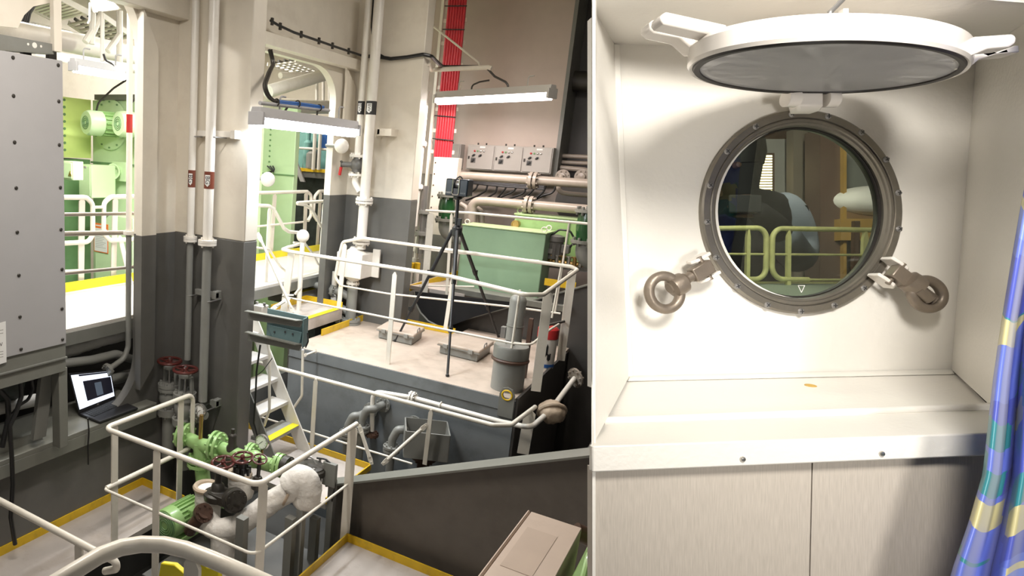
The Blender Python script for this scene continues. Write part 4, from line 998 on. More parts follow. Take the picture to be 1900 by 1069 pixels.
# pipes in the trench before the deck wall
def gooseneck(label, px, py, y, dx, r=.04):
    c = PYY(px, py, y); root = thing('gooseneck_pipe', label, 'pipe', V((c.x, y, PIT)))
    MB().tube([(c.x, y, PIT), (c.x, y, c.z - .02), (c.x + dx * .5, y, c.z + .10), (c.x + dx, y + .03, c.z + .10), (c.x + dx + .02, UY0, c.z + .10)], r, 14, .09).build('pipe', 'pipe_grey', root)
    mb = MB(); mb.flange((c.x, y, c.z - .10), Z, r * 2.1, .025); mb.flange((c.x, y, c.z - .135), Z, r * 2.1, .025); mb.build('flange', 'pipe_grey', root)
    MB().flange((c.x + dx + .015, UY0 - .03, c.z + .1), Y, r * 2.0, .02).build('wall_flange', 'pipe_grey', root)
gooseneck('grey gooseneck pipe at the deck wall, left of the white drain bend', 646, 786, 5.72, .10)
gooseneck('grey gooseneck pipe at the deck wall, just left of the drain foot', 672, 774, 5.75, .10)
gooseneck('grey gooseneck pipe at the deck wall, beside the open grey box', 728, 812, 5.72, .10)
ob = thing('open_box', 'open topped grey square box in the trench', 'box', PYY(795, 850, 5.7))
q = PYY(790, 815, 5.70); w, d_, h = .20, .17, .22
ca, sa = math.cos(.45), math.sin(.45); ux, uy = V((ca, sa, 0)), V((-sa, ca, 0))
mb = MB()
for sgn in (-1, 1):
    mb.obox(q + ux * sgn * w, ux * .006, uy * d_, Z * h * .6); mb.obox(q + uy * sgn * d_, ux * w, uy * .006, Z * h * .6)
mb.obox(q - Z * h * .55, ux * w, uy * d_, Z * .006); mb.build('sides', 'pipe_grey', ob)
MB().cyl(q - Z * (h * .6 + .35), q - Z * h * .6, .06, 16).build('stem', 'rust', ob); MB().flange(q - Z * (h * .6 + .05), Z, .12, .03).build('flange', 'rust', ob)
# teal cable trunk at the near column
yt = YC1 + .02
tk_ = thing('cable_channel', 'teal channel on two grey flat bars by the near column', 'trunk', PYY(520, 645, 4.3))
yA, yB2 = 4.40, 4.62
def cornerbar(p0, p1, p2, p3, m, name): 
    q = [PYY(*p, 4.32) for p in (p0, p1, p2, p3)]; return MB().prism(q, (0, .012, 0)).build(name, m, tk_, bev=.002)
for a, b, lip in (((460, 577), (562, 596), (555, 603)), ((460, 616), (560, 640), (553, 642))):
    q0, q1 = PYY(*a, 4.32), PYY(*b, 4.32); dd = (q1 - q0)
    MB().prism([q0, q1, q1 - Z * .055 - dd.normalized() * .02, q0 - Z * .075], (0, .01, 0)).build('flat_bar', 'grey_mid', tk_)
    MB().prism([q0, q1, q1 + V((-.03, -.05, 0)), q0 + V((0, -.05, 0))], (0, 0, .008)).build('bar_lip', 'flange', tk_)
q = [PYY(496, 572, 4.36), PYY(571, 588, 4.36), PYY(562, 640, 4.36), PYY(494, 622, 4.36)]
MB().prism([q[0], q[1], q[2], q[3]], (0, .012, 0)).build('back_plate', 'teal', tk_, bev=.003)
q = [PYY(562, 592, 4.30), PYY(571, 588, 4.38), PYY(569, 640, 4.38), PYY(560, 646, 4.30)]
MB().prism(q, (.008, 0, 0)).build('end_plate', 'teal', tk_, bev=.002)
q = [PYY(495, 602, 4.34), PYY(560, 617, 4.34), PYY(556, 636, 4.34), PYY(550, 639, 4.34), PYY(506, 630, 4.34)]
fl_ = MB().prism(q, (0, .012, 0)).build('flap', 'teal', tk_, bev=.003)
mb = MB()
for px, py in ((509, 616), (529, 616), (543, 620)): mb.cyl(PYY(px, py, 4.337), PYY(px, py, 4.33), .008, 10)
mb.build('rivet', 'ink', fl_)
MB().tube([PYY(571, 618, 4.34), PYY(572, 634, 4.32), PYY(567, 645, 4.32)], .006, 8, .02).build('black_strap', 'black', tk_)
q = PYY(483, 576, 4.7); js = thing('junction_socket', 'small white socket above the teal trunk', 'socket', q - Z * .06)
MB().box(q.x - .05, q.x + .05, 4.66, 4.76, q.z - .07, q.z + .05).build('body', 'pipe_white', js, bev=.008)
for dx in (-.04, .04): MB().cyl(q + V((dx, 0, .04)), q + V((dx, 0, .075)), .014, 10).build('stud', 'dull_metal', js)
for i, (pts, lb) in enumerate([([(483, 640), (479, 668), (476, 690), (474, 740), (471, 785), (478, 810)], 'dark cable hanging beside the stairs from the teal trunk'), ([(505, 665), (488, 688), (478, 696)], 'short loose dark wire crossing the stair handrail')]):
    MB().tube([PYY(x, y, 4.68) for x, y in pts], .009 if i == 0 else .004, 8, .04).build('hanging_cable', 'black', label=lb, cat='cable')

# --- back wall: control boxes, cables, pipes
yb_ = YB - .16
cpx = [(797, 838, 0), (866, 920, 0), (917, 972, 0), (969, 1027, 0)]
def ctrl_box(x0, x1, z0, z1, label):
    root = thing('control_box', label, 'control box', ((x0 + x1) / 2, YB - .1, z0), 'starter control boxes on the back wall')
    w, h = x1 - x0, z1 - z0
    MB().box(x0, x1, YB - .17, YB, z0, z1).build('case', 'ctrl', root, bev=.006)
    dr_ = MB().box(x0 + .015, x1 - .015, YB - .185, YB - .17, z0 + .015, z1 - .015).build('door', 'ctrl', root, bev=.004)
    yf = YB - .186
    for i, m in enumerate(('red_paint', 'green_shade', 'bright_metal', 'bright_metal')):
        c = V((x0 + w * (.28 + .11 * i), yf, z1 - h * .25)); MB().lathe(c, -Y, [(.014, 0), (.014, .008), (.009, .012), (0, .013)], 12).build('indicator_lamp', m, dr_)
    for i in range(2):
        c = V((x0 + w * (.26 + .24 * i), yf, z1 - h * .42)); k = MB(); k.cyl(c, c - Y * .012, .016, 12); k.obox(c - Y * .02, V((.02, 0, .014)), V((-.004, 0, .006)), Y * .01); k.build('selector_knob', 'ink', dr_)
    c = V((x0 + w * .25, yf, z1 - h * .62)); k = MB(); k.obox(c, X * .036, Y * .003, Z * .036); k.build('switch_plate', 'grey_low', dr_)
    k = MB(); k.cyl(c - Y * .003, c - Y * .02, .02, 14); k.obox(c - Y * .022, V((.02, 0, .02)), V((-.005, 0, .005)), Y * .006); k.build('main_switch', 'ink', dr_)
    MB().obox((x0 + w * .085, yf, z1 - h * .52), X * .012, Y * .006, Z * .022).build('latch', 'iron', dr_)
    MB().obox((x0 + w * .55, yf, z1 - h * .09), X * .04, Y * .001, Z * .012).build('name_tag', 'paper', dr_)
    for i in range(2): MB().cyl((x0 + w * (.3 + .3 * i), YB - .09, z1), (x0 + w * (.3 + .3 * i), YB - .09, z1 + .03), .012, 10).build('lug', 'iron', root)
    return root
zA, zB_ = PYY(995, 273, yb_).z, PYY(995, 322, yb_).z
names = ['control box half hidden behind the red cables', 'second control box from the red cables', 'third control box from the red cables', 'control box farthest from the red cables, next to the dark recess']
b0 = None
xs0 = [PYY(x0, 300, yb_).x for x0, _, _ in cpx]; wbox = PYY(1025, 300, yb_).x - xs0[3]
for i in range(4):
    if i == 0: b0 = ctrl_box(xs0[0] + .07, xs0[0] + .07 + wbox, zA - (zA - zB_), zA, names[0]); base = xs0[0] + .07
    else: copy_thing(b0, V((xs0[i] - base, 0, 0)), names[i])
# shelf edge and cables under the boxes
zc = PYY(960, 330, YB).z
MB().box(PYY(842, 330, YB).x, PYY(1038, 330, YB).x, YB - .14, YB, zc - .03, zc + .01).build('cable_tray', 'hull', label='dark cable tray under the row of control boxes', cat='tray')
for i in range(9):
    px = 880 + i * 18; y0c = 338
    pts = [PYY(px + 8, y0c, YB - .12), PYY(px + 4, 350 + (i % 3) * 4, YB - .14), PYY(px - 14, 362 + (i % 4) * 3, YB - .14), PYY(px - 34, 372, YB - .12)]
    MB().tube(pts, .014, 8, .1).build('tray_cable', 'black', label='black cable sagging under the control boxes', cat='cable', group='cables sagging below the control boxes')
for i in range(5): MB().tube([PYY(843 + 3 * i, 334 + i, YB - .15), PYY(930, 338 + 2 * i, YB - .15), PYY(1010, 344 + 2 * i, YB - .15)], .011, 8).build('tray_cable', 'black', label='black cable lying along the tray below the boxes', cat='cable', group='cables along the tray')
def run(label, pts, r, fl=(), y=None, material='pipe_beige', name='pipe_run', bend=.12):
    root = thing(name, label, 'pipe', pts[0])
    MB().tube(pts, r, 18, bend).build('pipe', material, root)
    for p, ax in fl:
        ax = V(ax).normalized(); mb = MB(); mb.flange(p - ax * .03, ax, r * 1.85, .04); mb.flange(p + ax * .03, ax, r * 1.85, .04); mb.build('flange', material, root)
    return root
yq = 9.35
run('upper beige pipe with flange crossing behind the scanner', [PYY(832, 352, yq), PYY(836, 326, yq), PYY(870, 327, yq), PYY(1125, 343, yq)], .062, [(PYY(990, 335, yq), X)])
run('lower beige pipe with flange bending down behind the tripod', [PYY(874, 412, 9.1), PYY(876, 373, 9.1), PYY(905, 374, 9.1), PYY(1125, 392, 9.1)], .062, [(PYY(982, 380, 9.1), X)])
run('thin pale pipe highest at the dark recess on the right', [PYY(1040, 289, 10.2), PYY(1125, 293, 10.2)], .03, material='pipe_beige')
run('thin pale pipe second at the dark recess on the right', [PYY(1040, 301, 10.2), PYY(1125, 305, 10.2)], .03, material='pipe_beige')
run('thin pale pipe elbowing down at the dark recess', [PYY(1040, 311, 10.1), PYY(1094, 316, 10.1), PYY(1097, 340, 10.1)], .035, material='pipe_beige')
run('small pale pipe looping under the big pipe on the right', [PYY(1044, 325, 9.6), PYY(1036, 340, 9.6), PYY(1037, 357, 9.6), PYY(1060, 360, 9.6), PYY(1125, 365, 9.6)], .032, material='pipe_beige')
for px, lb in ((1044, 'round pipe flange left of its twin at the dark recess'), (1080, 'round pipe flange nearest the cabin wall at the dark recess')):
    mb = MB(); mb.flange(PYY(px, 328, 9.9), Y, .10, .03); mb.lathe(PYY(px, 328, 9.9), -Y, [(.05, 0), (.05, .06), (0, .07)], 16); mb.build('blank_flange', 'pipe_beige', label=lb, cat='flange')
MB().lathe(PYY(1075, 375, 9.85), -Y, [(.32, -.12), (.32, 0), (0, .001)], 32).build('round_duct', 'hull', label='dark round duct opening behind the beige pipes', cat='duct')
MB().cyl(PYY(1060, 150, 10.3), PYY(1130, 155, 10.3), .14, 24).build('dark_duct', 'iron', label='dark shiny duct high in the recess on the right', cat='duct')
# red cables on their rack
yr_ = 9.3
rk = thing('cable_rack', 'cream ladder rack carrying the red cables', 'rack', PYY(815, 296, yr_ + .05))
tp, bt = PYY(838, -10, yr_), PYY(822, 292, yr_)
xc0, xc1 = PYY(805, 286, yr_).x, PYY(838, 286, yr_).x
ztop = tp.z
def redx(t): return (xc0 + (xc1 - xc0) * t)
MB().box(xc0 - .10, xc0 - .06, yr_, yr_ + .06, bt.z - 1.4, TOP).build('side_bar', 'cream', rk)
MB().box(xc0 - .30, xc0 - .25, yr_ + .1, yr_ + .16, bt.z - 1.2, TOP).build('side_bar', 'cream', rk)
zz = bt.z + .05
while zz < TOP:
    MB().box(xc0 - .10, xc1 + .02, yr_ + .03, yr_ + .05, zz, zz + .05).build('rung', 'cream', rk); zz += .30
for i in range(7):
    x = xc0 + (xc1 - xc0) * (i + .5) / 7
    MB().tube([(x, yr_, bt.z), (x, yr_, TOP)], (xc1 - xc0) / 14 * 1.02, 12).build('red_cable', 'red', label='red cable running up the cream rack by the far column', cat='cable', group='bundle of red cables on the rack')
for k, py in enumerate((12, 55, 215, 258)):
    z = PYY(830, py, yr_).z; MB().tube([(xc0 - .03, yr_ - .035, z), (xc1 + .02, yr_ - .035, z - .02)], .008, 8).build('tie', 'ink', rk)
# white guard panel under the red cables
wg = thing('cable_guard', 'tall cream sheet guard below the red cables', 'panel', PYY(822, 470, yr_ - .1))
x0, x1 = PYY(800, 360, yr_ - .08).x, PYY(845, 360, yr_ - .08).x
MB().box(x0, x1, yr_ - .10, yr_ + .06, PYY(820, 437, yr_ - .1).z, bt.z).build('sheet', 'cream', wg, bev=.004); MB().box(x0, x1, yr_ - .10, yr_ + .06, PIT, PYY(820, 437, yr_ - .1).z).build('lower_sheet', 'flange', wg)
mb = MB()
for i in range(8): mb.cyl((x0 + .03, yr_ - .10, bt.z - .08 - i * .16), (x0 + .03, yr_ - .108, bt.z - .08 - i * .16), .01, 8)
mb.build('bolt_row', 'rust', wg)
# slim grey pipes and fittings between the far column and the guard
for i, (px, r, m, p0, p1, lb) in enumerate(((779, .045, 'pipe_white', 170, 420, 'white standing pipe beside the far column'), (783, .05, 'dull_metal', 345, 470, 'grey metal standpipe with clamps beside the far column'), (790, .03, 'pipe_grey', 395, 480, 'thin grey standpipe next to the cream guard'), (772, .03, 'pipe_white', 440, 500, 'short white standpipe at the foot of the far column'))):
    y = 8.7 + .08 * i; b = PYY(px - 6, p1, y); t = PYY(px + 6, p0, y); b.x = t.x = (b.x + t.x) / 2
    root = thing('standpipe', lb, 'pipe', b); MB().cyl(b, t, r, 14).build('pipe', m, root)
    for u in (.3, .62): MB().flange(b.lerp(t, u), Z, r * 1.7, .05, 4).build('coupling', m if i != 1 else 'pipe_grey', root)
for px in (764, 774):
    q = PYY(px, 497, 8.6); pt = thing('bollard_cap', ('yellow topped white stub closest to the far column' if px == 764 else 'yellow topped white stub nearer the tripod'), 'stub', q - Z * .2)
    MB().cyl(q - Z * .25, q - Z * .02, .035, 14).build('stub', 'pipe_white', pt); MB().cyl(q - Z * .02, q + Z * .07, .04, 14).build('yellow_cap', 'yellow', pt)
# green box tank and its neighbours
yg1 = 8.45
gb = thing('green_tank', 'sage green steel tank box behind the tripod', 'tank', PYY(930, 545, yg1))
x0, x1 = PYY(852, 480, yg1).x, PYY(1006, 490, yg1).x; zt, zb_ = PYY(930, 426, yg1).z, PYY(930, 548, yg1).z
MB().box(x0, x1, yg1, yg1 + .42, zb_, zt).build('body', 'green_box', gb, bev=.01)
MB().box(x0 - .012, x1 + .012, yg1 - .012, yg1 + .43, zt, zt + .018).build('lid', 'green_lid', gb, bev=.005)
for x, y in ((x0 + .04, yg1 + .05), (x1 - .04, yg1 + .05), (x1 - .06, yg1 + .38)): MB().torus((x, y, zt + .05), X, Z, .03, .007, 20, 8).build('lifting_eye', 'pipe_white', gb)
yg2 = 9.0
gb2 = thing('green_unit', 'larger green cabinet unit behind the sage tank', 'machine', PYY(1030, 495, yg2))
x0b, x1b = PYY(951, 440, yg2).x, PYY(1086, 440, yg2).x; zt2, zb2 = PYY(1030, 405, yg2).z, PYY(1030, 488, yg2).z
MB().box(x0b, x1b, yg2, yg2 + .3, zb2, zt2).build('body', 'green', gb2, bev=.008)
MB().box(x0b - .01, x1b + .01, yg2 - .02, yg2 + .3, zt2, zt2 + .02).build('lid', 'green_lid', gb2)
xm = PYY(1052, 450, yg2).x; MB().box(xm - .01, xm + .01, yg2 - .012, yg2, zb2, zt2).build('seam', 'green_shade', gb2)
MB().torus((x0b + .03, yg2 + .1, zt2 + .05), X, Z, .035, .008, 20, 8).build('lifting_eye', 'green_lid', gb2)
q = PYY(957, 416, yg2 - .1); mb = MB(); mb.cyl(q + Y * .06, q - Y * .03, .05, 18); mb.torus(q - Y * .03, X, Z, .045, .009, 20, 6); mb.build('brass_cap', 'brass', gb2)
mt = thing('electric_motor', 'dark grey upright motor between the two green cabinets', 'motor', PYY(1030, 490, 8.8))
q = PYY(1027, 460, 8.8)
mb = MB(); mb.lathe(q, Z, [(.05, -.22), (.07, -.14), (.115, -.13), (.115, .08), (.125, .09), (.12, .15), (.06, .17), (0, .17)], 24)
for i in range(16):
    a = 2 * math.pi * i / 16; mb.obox(q + V((math.cos(a) * .118, math.sin(a) * .118, -.03)), V((math.cos(a), math.sin(a), 0)) * .012, V((-math.sin(a), math.cos(a), 0)) * .003, Z * .09)
mb.build('body', 'grey_low', mt); MB().box(q.x + .10, q.x + .2, 8.74, 8.86, q.z - .05, q.z + .06).build('terminal_box', 'grey_low', mt, bev=.01); MB().obox(q + V((-.02, -.13, -.03)), X * .04, Y * .003, Z * .03).build('rating_plate', 'dull_metal', mt)
MB().tube([q + V((-.03, -.05, .16)), q + V((.05, -.05, .24)), q + V((.18, -.05, .24)), q + V((.25, -.04, .13)), q + V((.2, -.02, .03))], .012, 8, .06).build('motor_cable', 'black', mt)
# fittings row, drip tray, yellow kerb
ft_ = thing('valve_manifold', 'row of small brass fittings below the green cabinet', 'fittings', PYY(1050, 492, 8.75))
MB().tube([PYY(1012, 483, 8.75), PYY(1082, 492, 8.75)], .03, 12).build('manifold', 'brass', ft_)
for i in range(6):
    q = PYY(1022 + 11 * i, 482 + i * 1.3, 8.72); mb = MB(); mb.cyl(q - Z * .05, q + Z * .06, .024, 10); mb.flange(q + Z * .06, Z, .035, .015, 4); mb.build('fitting', 'bright_metal' if i % 2 else 'brass', ft_)
MB().box(PYY(1008, 550, 8.9).x, PYY(1100, 550, 8.3).x, 8.9, 9.6, PYY(1040, 512, 8.3).z - .0, PYY(1040, 500, 8.3).z).build('machine_bed', 'pipe_grey', label='grey machine bed under the green cabinets', cat='machine bed')
MB().box(PYY(840, 560, 8.3).x, PYY(1060, 560, 8.3).x, 8.22, 9.4, PYY(930, 560, 8.22).z, PYY(930, 549, 8.22).z).build('drip_tray', 'flange', label='olive grey drip tray under the sage green tank', cat='tray', bev=.005)
yk = 8.35
struct(MB().box(PYY(1008, 540, yk).x, PYY(1064, 560, yk).x, yk, yk + .012, PYY(1030, 532, yk).z, PYY(1030, 519, yk).z), 'trim_10', 'yellow')
struct(MB().box(PYY(756, 545, 8.2).x, PYY(862, 545, 8.2).x, 8.2, 9.3, PYY(800, 536, 8.2).z - .05, PYY(800, 536, 8.2).z), 'floor_grating', 'walk')
a, b = PYY(752, 530, 8.2), PYY(862, 545, 8.2)
toe(PYY(760, 540, 8.2), PYY(850, 512, 9.2), .08, 'trim_10')
struct(MB().prism([PYY(x, y, 8.03) for x, y in ((768, 541), (905, 556), (968, 563), (880, 588), (838, 604), (815, 606), (795, 596), (780, 580), (771, 562))], (0, .02, 0)), 'wall_dark_opening', 'night')  # flat black plate, the darkness of the opening is put into its colour
struct(MB().tube([PYY(x, y, 8.03) for x, y in ((768, 541), (771, 562), (780, 580), (795, 596), (815, 606), (838, 607))], .014, 8), 'trim_17', 'flange')
# rear railing in front of the green units
yr2 = 8.15
railing('thin cream railing between the tan deck and the green tank', [[PYY(790, 391, yr2), PYY(870, 395, yr2), PYY(1120, 418, yr2)]], [[PYY(778, 462, yr2), PYY(850, 470, yr2), PYY(1000, 484, yr2)], [PYY(880, 532, yr2), PYY(1125, 505, yr2)][:1] + [PYY(778, 530, yr2)]],
        [(PYY(838, 396, yr2), PYY(826, 590, yr2), X, .035), (PYY(1056, 413, yr2), PYY(1030, 580, yr2), X, 'round'), (PYY(800, 395, yr2), PYY(786, 560, yr2), X, .09)], .016, .010, .05, PYY(830, 590, yr2))
# dark green valves with bent pipes
def gvalve(label, px, py, y, s=1.0):
    c = PYY(px, py, y); root = thing('strainer_valve', label, 'valve', c - Z * .4 * s)
    mb = MB(); mb.lathe(c, Z, [(.11 * s, -.17 * s), (.12 * s, -.08 * s), (.13 * s, 0), (.12 * s, .1 * s), (.11 * s, .16 * s)], 24); mb.build('body', 'green_dark', root)
    for g in (.18, -.19): MB().flange(c + Z * g * s, Z, .165 * s, .035).build('flange', 'flange', root)
    MB().tube([c - Z * .2 * s, c - Z * .36 * s, c + V((.12, .1, -.46)) * s, c + V((.4, .2, -.46)) * s], .10 * s, 16, .16).build('bend', 'pipe_grey', root)
    return root
gvalve('dark green valve to the left of the tripod head', 829, 385, 8.9, .9)
gvalve('dark green valve at the right against the cabin wall', 1090, 420, 8.6, 1.0)
for i, px in enumerate((866, 885, 894)): MB().tube([PYY(px, 425, 9.25), PYY(px, 385 + 4 * i, 9.25), PYY(px - 12, 378 + 3 * i, 9.25)], .035, 12, .06).build('bent_pipe', 'pipe_beige', label=['beige bent pipe just behind the scanner leg', 'beige bent pipe in the middle of three above the tank', 'beige bent pipe farthest right of three above the tank'][i], cat='pipe')

# --- lamps
XB = -3.36
h2a, h2b = PXX(474, 222, XB), PXX(657, 246, XB)
h2b = V((h2a.x, h2b.y, h2a.z))
h2b.y = PXX(657, 246, XB).y
lamp_tube('fluorescent_fixture', 'bright bluish tube light in front of the far opening', h2a + Z * .02, h2b + Z * .02, 'tube_cool', 75, .15, (.86, .93, 1), hood='panel_grey')
q0 = PYY(812, 183, 8.75); q1 = PZ(1026, 172, q0.z); print('lamp3', q0, q1)
lamp_tube('fluorescent_fixture', 'pinkish tube light in front of the back wall', q0, q1, 'tube_pink', 70, .16, (1, .88, .85), hood='ctrl')
yl_ = 8.7
am = thing('lamp_bracket', 'cream pipe arm with stay from far column to pinkish lamp', 'bracket', PYY(790, 130, yl_))
MB().tube([V((XC2 + .005, YC2 + .12, PYY(790, 130, yl_ - .4).z)), PYY(800, 129.5, yl_ - .3), PYY(905, 125, yl_), PYY(912, 127, yl_)], .03, 12).build('arm', 'cream', am)
MB().tube([PYY(803, 48, yl_), PYY(888, 116, yl_), PYY(890, 124, yl_)], .013, 10).build('stay', 'cream', am)
MB().tube([PYY(890, 124, yl_), PYY(905, 128, yl_), PYY(918, 142, yl_), PYY(938, 152, yl_), PYY(944, 160, yl_), PYY(938, 168, yl_)], .014, 8, .06).build('lamp_cable', 'iron', label='dark cable dropping from the arm to the pinkish lamp', cat='cable')
MB().tube([PYY(908, 149, yl_), PYY(890, 152, yl_), PYY(876, 158, yl_), PYY(874, 172, yl_)], .011, 8, .05).build('lamp_cable', 'iron', label='short looped cable above the left end of the pinkish lamp', cat='cable')
# cable along the beam and round the far column
xb = XL + .14
bc = thing('clipped_cable', 'black cable clipped along the beam above the far opening', 'cable', PXX(500, 40, xb))
pts = [PXX(x, y, xb) for x, y in ((502, 38), (515, 46), (545, 60), (580, 72), (620, 86), (650, 96), (674, 104))]
MB().tube(pts, .014, 8).build('cable', 'black', bc)
for x, y in ((505, 40), (520, 49), (559, 64), (592, 76), (617, 85), (647, 95)):
    q = PXX(x, y, xb); MB().obox(q, X * .01, Y * .014, Z * .035).build('clip', 'iron', bc)
yk2 = YC2 - .03
MB().tube([PYY(676, 104, yk2), PYY(706, 106, yk2), PYY(725, 109, yk2), PYY(755, 106, yk2), PYY(785, 101, yk2), PYY(800, 104, yk2 + .05), PYY(814, 118, yk2 + .4), PYY(822, 124, yl_), PYY(888, 124, yl_)], .022, 10, .05).build('column_cable', 'black', label='thick black cable crossing the far column to the lamp arm', cat='cable')
MB().tube([PYY(694, -10, yh + .1), PYY(690, 50, yh + .1), PYY(693, 80, yh + .1), PYY(702, 100, yh + .2), PYY(716, 108, yk2)], .016, 8, .06).build('riser_cable', 'black', label='black cable dropping between the two white pipes', cat='cable')
# cables to the bluish lamp
for k in range(2): MB().tube([PXX(499 + 4 * k, 92, XB - .2), PXX(506 + 3 * k, 118, XB - .2), PXX(497 + 4 * k, 135, XB - .1), PXX(488 + 4 * k, 160, XB), PXX(497 + 4 * k, 182, XB), PXX(515 + 3 * k, 191, XB)], .012, 8, .2).build('lamp_cable', 'iron', label='dark cable bowing down beside the near column to the bluish lamp', cat='cable', group='cable pair to the bluish lamp')
cr = thing('cable_conduit', 'bluish grey conduit with cables above the bluish lamp', 'conduit', PXX(540, 195, XB))
MB().tube([PXX(482, 191, XB), PXX(610, 205, XB)], .016, 10).build('rod', 'panel_grey', cr)
for k in range(2): MB().tube([PXX(515, 188 + 3 * k, XB), PXX(560, 193 + 3 * k, XB), PXX(600, 199 + 4 * k, XB)], .014, 8).build('cable', 'blue', cr)
for px, py in ((513, 190), (552, 193), (592, 200)): MB().torus(PXX(px, py, XB), X, Z, .028, .006, 14, 6).build('clip', 'iron', cr)
for px in (535, 595): MB().tube([PXX(px, 196, XB), PXX(px - 6, 206, XB), PXX(px - 8, 220, XB)], .010, 8, .03).build('drop', 'iron', cr)
# white balls
for (px, py, r), x, lb in zip(((497, 333, 13.5), (562, 438, 12), (634, 271, 13.5)), (-4.75, -4.35, -4.15), ('white ball float beside the green column', 'white ball on a post at the stair landing railing', 'white ball under the right end of the bluish lamp')):
    q = PXX(px, py, x); R = r * (q.dot(ROT @ V((0, 0, 1)))) / F
    w_ = thing('ball_float', lb, 'ball', q - Z * R); MB().ball(q, R, 28).build('ball', 'lag' if False else 'pipe_white', w_)
    if px == 562: MB().tube([q, q - Z * 1.1], .03, 12).build('stem', 'pipe_white', w_)
    else: MB().tube([q, q - X * .25 + Y * .05], .02, 10).build('arm', 'pipe_grey', w_)
# ================================================================== the green engine space beyond the openings
ye_ = 6.3
xe = PYY(172, 300, ye_).x
ec = thing('engine_casing', 'pale green engine casing with round covers behind the near opening', 'engine', (xe + 1, ye_ + .5, WK - 1))
zt_ = PYY(215, 186, ye_).z
MB().box(xe, XW - .12, ye_, ye_ + 1.6, PIT, zt_).build('main_casing', 'green_eng', ec, bev=.01)
MB().box(xe + .1, XW - .12, ye_ - .05, ye_ + .4, zt_, zt_ + .07).build('top_flange', 'grey_mid', ec)
MB().box(xe - .02, XW - .14, ye_ - .02, ye_, PYY(215, 304, ye_).z - .015, PYY(215, 304, ye_).z + .01).build('seam', 'green_shade', ec)
for px, py, R in ((207, 232, 46), (262, 232, 46)):
    c = PYY(px, py, ye_); R = R * c.dot(ROT @ V((0, 0, 1))) / F
    cv = MB().lathe(c, -Y, [(R, 0), (R, .03), (R * .96, .035), (0, .035)], 36).build('round_cover', 'green_eng', ec)
    mb = MB()
    for i in range(12):
        a = math.pi * i / 6; q = c + V((math.cos(a) * R * .9, -.03, math.sin(a) * R * .9)); mb.cyl(q, q - Y * .02, .012, 8)
    mb.build('bolt_circle', 'green_shade', cv)
def fan_motor(label, px, py, s=1.0, group=None):
    c = PYY(px, py, ye_ - .27); root = thing('fan_motor', label, 'motor', c - Z * .15 * s)
    ax = V((-.19, -.98, .0)).normalized(); r = .16 * s; e = ax.cross(Z).normalized()
    MB().lathe(c + ax * .05, ax, [(r, 0), (r, .16), (r * .9, .2), (r * .55, .205), (0, .2)], 28).build('cowl', 'green_eng', root)
    mb = MB()
    for k in (.2, .35, .5): mb.torus(c + ax * .257, e, Z, r * k, .006, 24, 6)
    mb.build('grille', 'green_shade', root)
    mb = MB(); mb.cyl(c - ax * .22, c + ax * .06, r * .85, 24)
    for i in range(16):
        a = 2 * math.pi * i / 16; dd = e * math.cos(a) + Z * math.sin(a); mb.obox(c - ax * .08 + dd * r * .9, ax * .11, dd * r * .1, ax.cross(dd) * .006)
    mb.build('finned_body', 'green', root)
    mb = MB(); mb.flange(c - ax * .22, ax, r * 1.1, .04); mb.build('mounting_flange', 'green_eng', root)
    MB().tube([c + ax * .1 + Z * r, c + ax * .1 + Z * (r + .1) - e * .05, c - ax * .1 + V((.06, 0, r + .3)), c - ax * .2 + V((.16, .02, r + .42))], .013, 8, .1).build('motor_cable', 'iron', root)
fan_motor('pale green fan motor on the engine casing, left one', 192, 230)
fan_motor('pale green fan motor partly hidden behind the banded white pipe', 252, 232)
lp_ = thing('lime_panel', 'bright lime green bolted wall of the engine behind the cabinet edge', 'panel', (xe - .1, 5.0, WK))
z0_, z1_ = PYY(150, 297, 5.4).z, PYY(120, 178, 5.0).z
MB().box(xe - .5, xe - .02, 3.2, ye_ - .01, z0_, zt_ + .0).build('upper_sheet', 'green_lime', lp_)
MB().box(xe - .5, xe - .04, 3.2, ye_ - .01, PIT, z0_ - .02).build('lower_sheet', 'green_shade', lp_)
mb = MB()
for i in range(8): mb.cyl((xe - .02, ye_ - .45, z0_ + .1 + i * (zt_ - z0_) / 8.5), (xe - .008, ye_ - .45, z0_ + .1 + i * (zt_ - z0_) / 8.5), .018, 8)
mb.build('bolt_row', 'green_shade', lp_)
def wbox(label, x0, y0, x1, y1, y, dep, m='green_eng', name='junction_box'):
    a, b = PYY(x0, y0, y), PYY(x1, y1, y)
    root = thing(name, label, 'box', ((a.x + b.x) / 2, y + dep / 2, b.z))
    MB().box(a.x, b.x, y, y + dep, b.z, a.z).build('case', m, root, bev=.008)
    MB().box(a.x + .02, b.x - .02, y - .012, y, b.z + .02, a.z - .02).build('door', m, root, bev=.004)
    return root
w1 = wbox('tall whitish green cabinet box on the engine side', 146, 304, 170, 368, 5.75, .4)
a, b = PYY(156, 310, 5.735), PYY(156, 311, 5.735); MB().obox(a, X * .04, Y * .003, Z * .012).build('name_tag', 'ctrl', w1)
w2 = wbox('small whitish box with warning triangle on the lime wall', 116, 298, 136, 335, 5.2, .15)
q = PYY(130, 322, 5.18); mb = MB(); mb.prism([q + V((-.035, 0, -.03)), q + V((.035, 0, -.03)), q + V((0, 0, .035))], (0, -.003, 0)); mb.build('warning_triangle', 'brass', w2)
hs = thing('speaker_horn', 'small pale green horn on the engine casing', 'horn', PYY(208, 330, ye_ - .1))
q = PYY(212, 318, ye_ - .15); mb = MB(); mb.lathe(q, V((.3, -1, 0)), [(.04, -.2), (.06, -.1), (.10, .02), (.105, .03), (.085, .03), (.03, -.02), (0, -.02)], 24); mb.build('horn', 'green_eng', hs)
